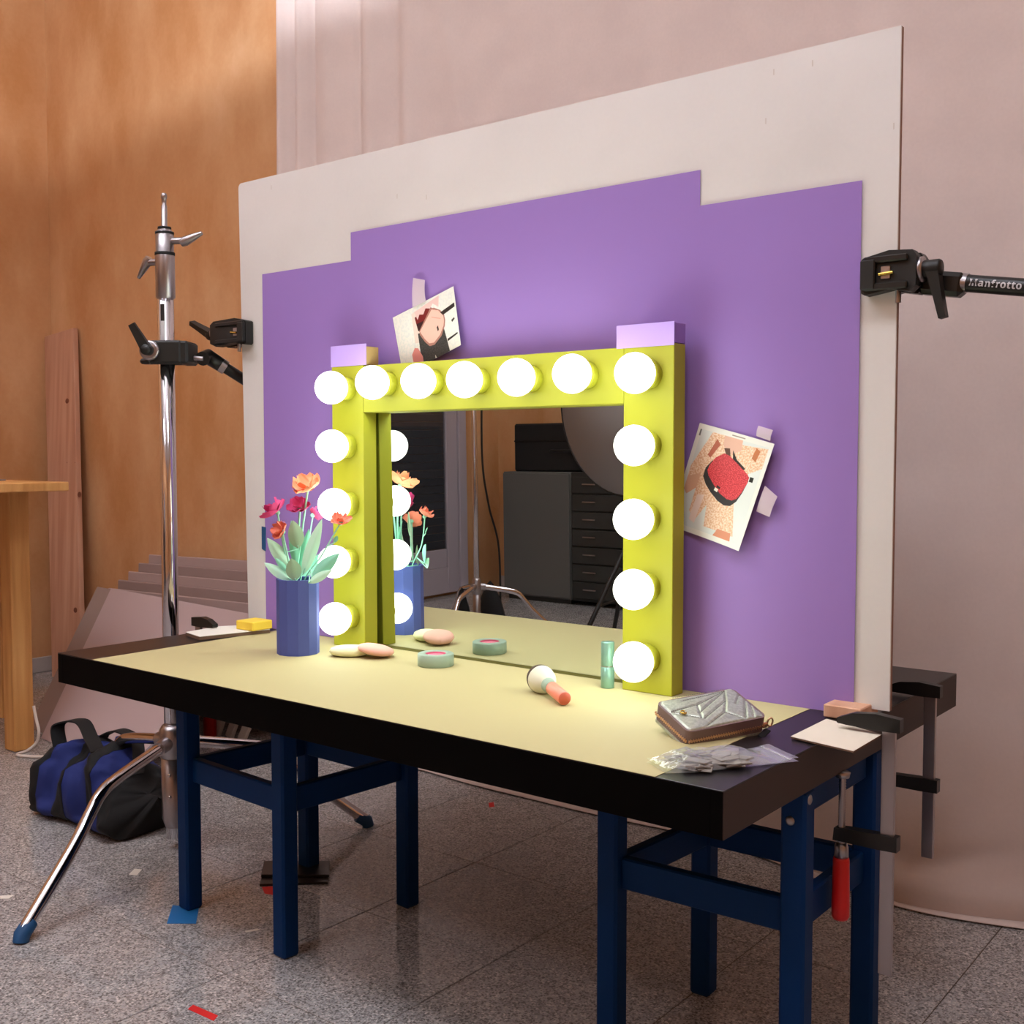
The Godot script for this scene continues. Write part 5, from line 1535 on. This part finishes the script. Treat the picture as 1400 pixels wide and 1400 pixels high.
func panel(called: String, label: String, tl: Vector3, tr: Vector3, bl: Vector3, m: Material, em: Material, th: float, foot: float) -> void:
	var t := thing(called, label, "panel", bl + Vector3(0, 0.003, 0))
	var a := tl - bl
	var c := tr - bl
	var d := tr - tl
	var e := Vector3(d.x, 0, d.z) * foot
	var n := e.cross(a).normalized()
	var s := begin()
	s.set_smooth_group(-1)
	var q := [Vector3.ZERO, e, c, a]
	quad(s, q[0], q[1], q[2], q[3])
	part(t, "face", done(s), m)
	var s2 := begin()
	s2.set_smooth_group(-1)
	var back := -n * th
	for i in 4:
		var j := (i + 1) % 4
		quad(s2, q[j], q[i], q[i] + back, q[j] + back)
	quad(s2, q[3] + back, q[2] + back, q[1] + back, q[0] + back)
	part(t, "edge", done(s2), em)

# ------------------------------------------------------------------ what the mirror shows
func behind_camera() -> void:
	# door in the left wall
	var dz0 := 2.62
	var dz1 := 3.63
	var x := -2.8
	var d := Node3D.new()
	d.name = "door_1"
	d.set_meta("kind", "structure")
	d.set_meta("label", "white door with a dark shuttered glass pane in the ochre wall")
	add_child(d)
	d.position = Vector3(x, 0, dz0)
	var wd := dz1 - dz0
	part(d, "frame", cbox(Vector3(0, 0, -0.02), Vector3(0.05, 2.2, 0.06), 0.003), M.door_white)
	part(d, "frame", cbox(Vector3(0, 0, wd - 0.08), Vector3(0.05, 2.2, wd), 0.003), M.door_white)
	part(d, "frame", cbox(Vector3(0, 2.12, 0.06), Vector3(0.05, 2.2, wd - 0.08), 0.003), M.door_white)
	part(d, "stile", cbox(Vector3(0.0, 0.02, wd - 0.20), Vector3(0.035, 2.11, wd - 0.085), 0.003), M.door_white)
	part(d, "stile", cbox(Vector3(0.0, 0.02, 0.065), Vector3(0.035, 2.11, 0.17), 0.003), M.door_white)
	part(d, "lower_rail", cbox(Vector3(0.0, 0.02, 0.17), Vector3(0.035, 0.20, wd - 0.20), 0.003), M.door_white)
	part(d, "lower_panel", cbox(Vector3(0.0, 0.20, 0.17), Vector3(0.025, 0.33, wd - 0.20), 0.003), M.door_white)
	part(d, "upper_rail", cbox(Vector3(0.0, 2.0, 0.17), Vector3(0.035, 2.11, wd - 0.20), 0.003), M.door_white)
	for i in 30:
		var yy := 0.335 + i * 0.0555
		part(d, "shutter_slat", cbox(Vector3(0.002, yy, 0.17), Vector3(0.012, yy + 0.053, wd - 0.20), 0.003), M.shutter)
	part(d, "pane", cbox(Vector3(0.018, 0.33, 0.17), Vector3(0.022, 2.0, wd - 0.20), 0.0), M.glass)
	# second stand with its cable and black bag
	var b2 := mx(650, 700, -1.50)
	b2.y = 0.0
	c_stand("chrome light stand in the dim room, seen in the mirror", b2, [b2 + Vector3(0.43, 0, 0.48), b2 + Vector3(-0.55, 0, 0.25)], 0.7, false)
	var cab: Array = []
	for q in [[659, 470], [659, 620], [668, 690], [682, 750], [684, 830]]:
		cab.append(mx(q[0], q[1], -1.62))
	cab[4].y = 0.01
	single("power_cable", "black cable hanging beside the stand, seen in the mirror", "cable", tube(smooth_path(cab, 8), 0.006, 8), M.black_plastic)
	for q in [[631, 795, 0.27, 0.13, "black fabric sandbag hanging at the stand foot, smaller, seen in the mirror"], [670, 792, 0.28, 0.20, "black fabric sandbag hanging at the stand foot, larger, seen in the mirror"]]:
		var p := mx(q[0], q[1], -1.66)
		var sb := begin()
		add_lathe(sb, [Vector2(0, 0), Vector2(q[3] * 0.42, 0.01), Vector2(q[3] * 0.5, 0.08), Vector2(q[3] * 0.36, q[2] * 0.6), Vector2(q[3] * 0.12, q[2] * 0.92), Vector2(0.0, q[2])], 14)
		single("sandbag", q[4], "sandbag", done(sb), M.bag_black, Vector3(p.x, 0.002, p.z), Basis.from_scale(Vector3(1, 1, 0.6)))
	# drawer cabinets along the front wall with a case on top
	var cz := 3.55
	var ca := mz(688, 645, cz)
	var cb := mz(780, 645, cz)
	var cw := cb.x - ca.x
	var hgt := ca.y
	var c := thing("cabinet", "pale grey plain-sided cabinet beside the dim wall, seen in the mirror", "cabinet", Vector3(ca.x, 0.001, cz))
	part(c, "body", cbox(Vector3(0, 0.03, 0), Vector3(cw, hgt, 0.45), 0.004), M.cabinet)
	part(c, "plinth", cbox(Vector3(0.02, 0, 0.02), Vector3(cw - 0.02, 0.03, 0.43), 0.002), M.cabinet_dark)
	part(c, "door_panel", cbox(Vector3(0.006, 0.04, -0.014), Vector3(cw - 0.006, hgt - 0.01, 0.0), 0.003), M.cabinet)
	var c2 := thing("drawer_cabinet", "dark drawer cabinet next to the pale grey one, seen in the mirror", "cabinet", Vector3(cb.x + 0.004, 0.001, cz))
	part(c2, "body", cbox(Vector3(0, 0.03, 0), Vector3(0.75, hgt, 0.45), 0.004), M.cabinet_dark)
	for i in 7:
		var y0 := 0.05 + i * (hgt - 0.07) / 7.0
		var dr := part(c2, "drawer", cbox(Vector3(0.01, y0, -0.016), Vector3(0.74, y0 + (hgt - 0.07) / 7.0 - 0.008, 0.0), 0.003), M.cabinet_dark)
		part(dr, "handle", cbox(Vector3(0.10, y0 + 0.055, -0.024), Vector3(0.20, y0 + 0.063, -0.016), 0.001), M.satin)
	var bx := mz(702, 580, cz + 0.05)
	var k := thing("equipment_case", "black equipment case standing on the cabinets, seen in the mirror", "case", Vector3(bx.x, hgt + 0.002, cz + 0.05))
	part(k, "shell", cbox(Vector3(0, 0, 0), Vector3(0.85, bx.y - hgt, 0.34), 0.012), M.case_black)
	part(k, "lid_seam", cbox(Vector3(0.004, (bx.y - hgt) * 0.62, -0.003), Vector3(0.846, (bx.y - hgt) * 0.65, 0.0), 0.001), M.black_metal)
	part(k, "handle", tube(smooth_path([Vector3(0.33, 0.14, 0.0), Vector3(0.34, 0.14, -0.03), Vector3(0.50, 0.14, -0.03), Vector3(0.51, 0.14, 0.0)], 5), 0.008, 8), M.black_plastic)
	# round reflector on a black tripod
	var rc := mz(858, 545, 2.25)
	var edge := mz(756, 590, 2.25)
	var R := rc.distance_to(edge)
	var rf := thing("round_reflector", "large round grey diffuser disc with dark rim, seen in the mirror", "reflector", rc)
	rf.rotation_degrees = Vector3(0, 12, 0)
	var disc := begin()
	add_lathe(disc, [Vector2(0, -0.003), Vector2(R - 0.004, -0.003), Vector2(R - 0.004, 0.003), Vector2(0, 0.003)], 64, Transform3D(Basis(Vector3.RIGHT, PI / 2), Vector3.ZERO))
	part(rf, "fabric", done(disc), M.diffuser)
	var rimp: Array = []
	for i in 65:
		var a := TAU * i / 64.0
		rimp.append(Vector3(cos(a) * R, sin(a) * R, 0))
	part(rf, "rim", tube(rimp, 0.006, 8), M.black_plastic)
	part(rf, "bracket", tube([Vector3(0.0, -R - 0.02, 0.02), Vector3(0, R * 0.5, 0.02)], 0.010, 10), M.black_metal)
	var tp := thing("tripod", "black tripod with spread legs carrying the round diffuser, seen in the mirror", "tripod", Vector3(rc.x, 0, rc.z + 0.03))
	var jt := Vector3(0, rc.y - R - 0.02, 0)
	part(tp, "column", tube([jt, Vector3(0, 0.30, 0)], 0.014, 12), M.black_metal)
	for i in 3:
		var a := TAU * i / 3.0 + 0.3
		var e := Vector3(cos(a) * 0.42, 0.012, sin(a) * 0.42)
		part(tp, "leg", tube([Vector3(0, 0.62, 0), e], 0.012, 10), M.black_metal)
		part(tp, "brace", tube([Vector3(0, 0.32, 0), e.lerp(Vector3(0, 0.62, 0), 0.45)], 0.006, 8), M.black_metal)
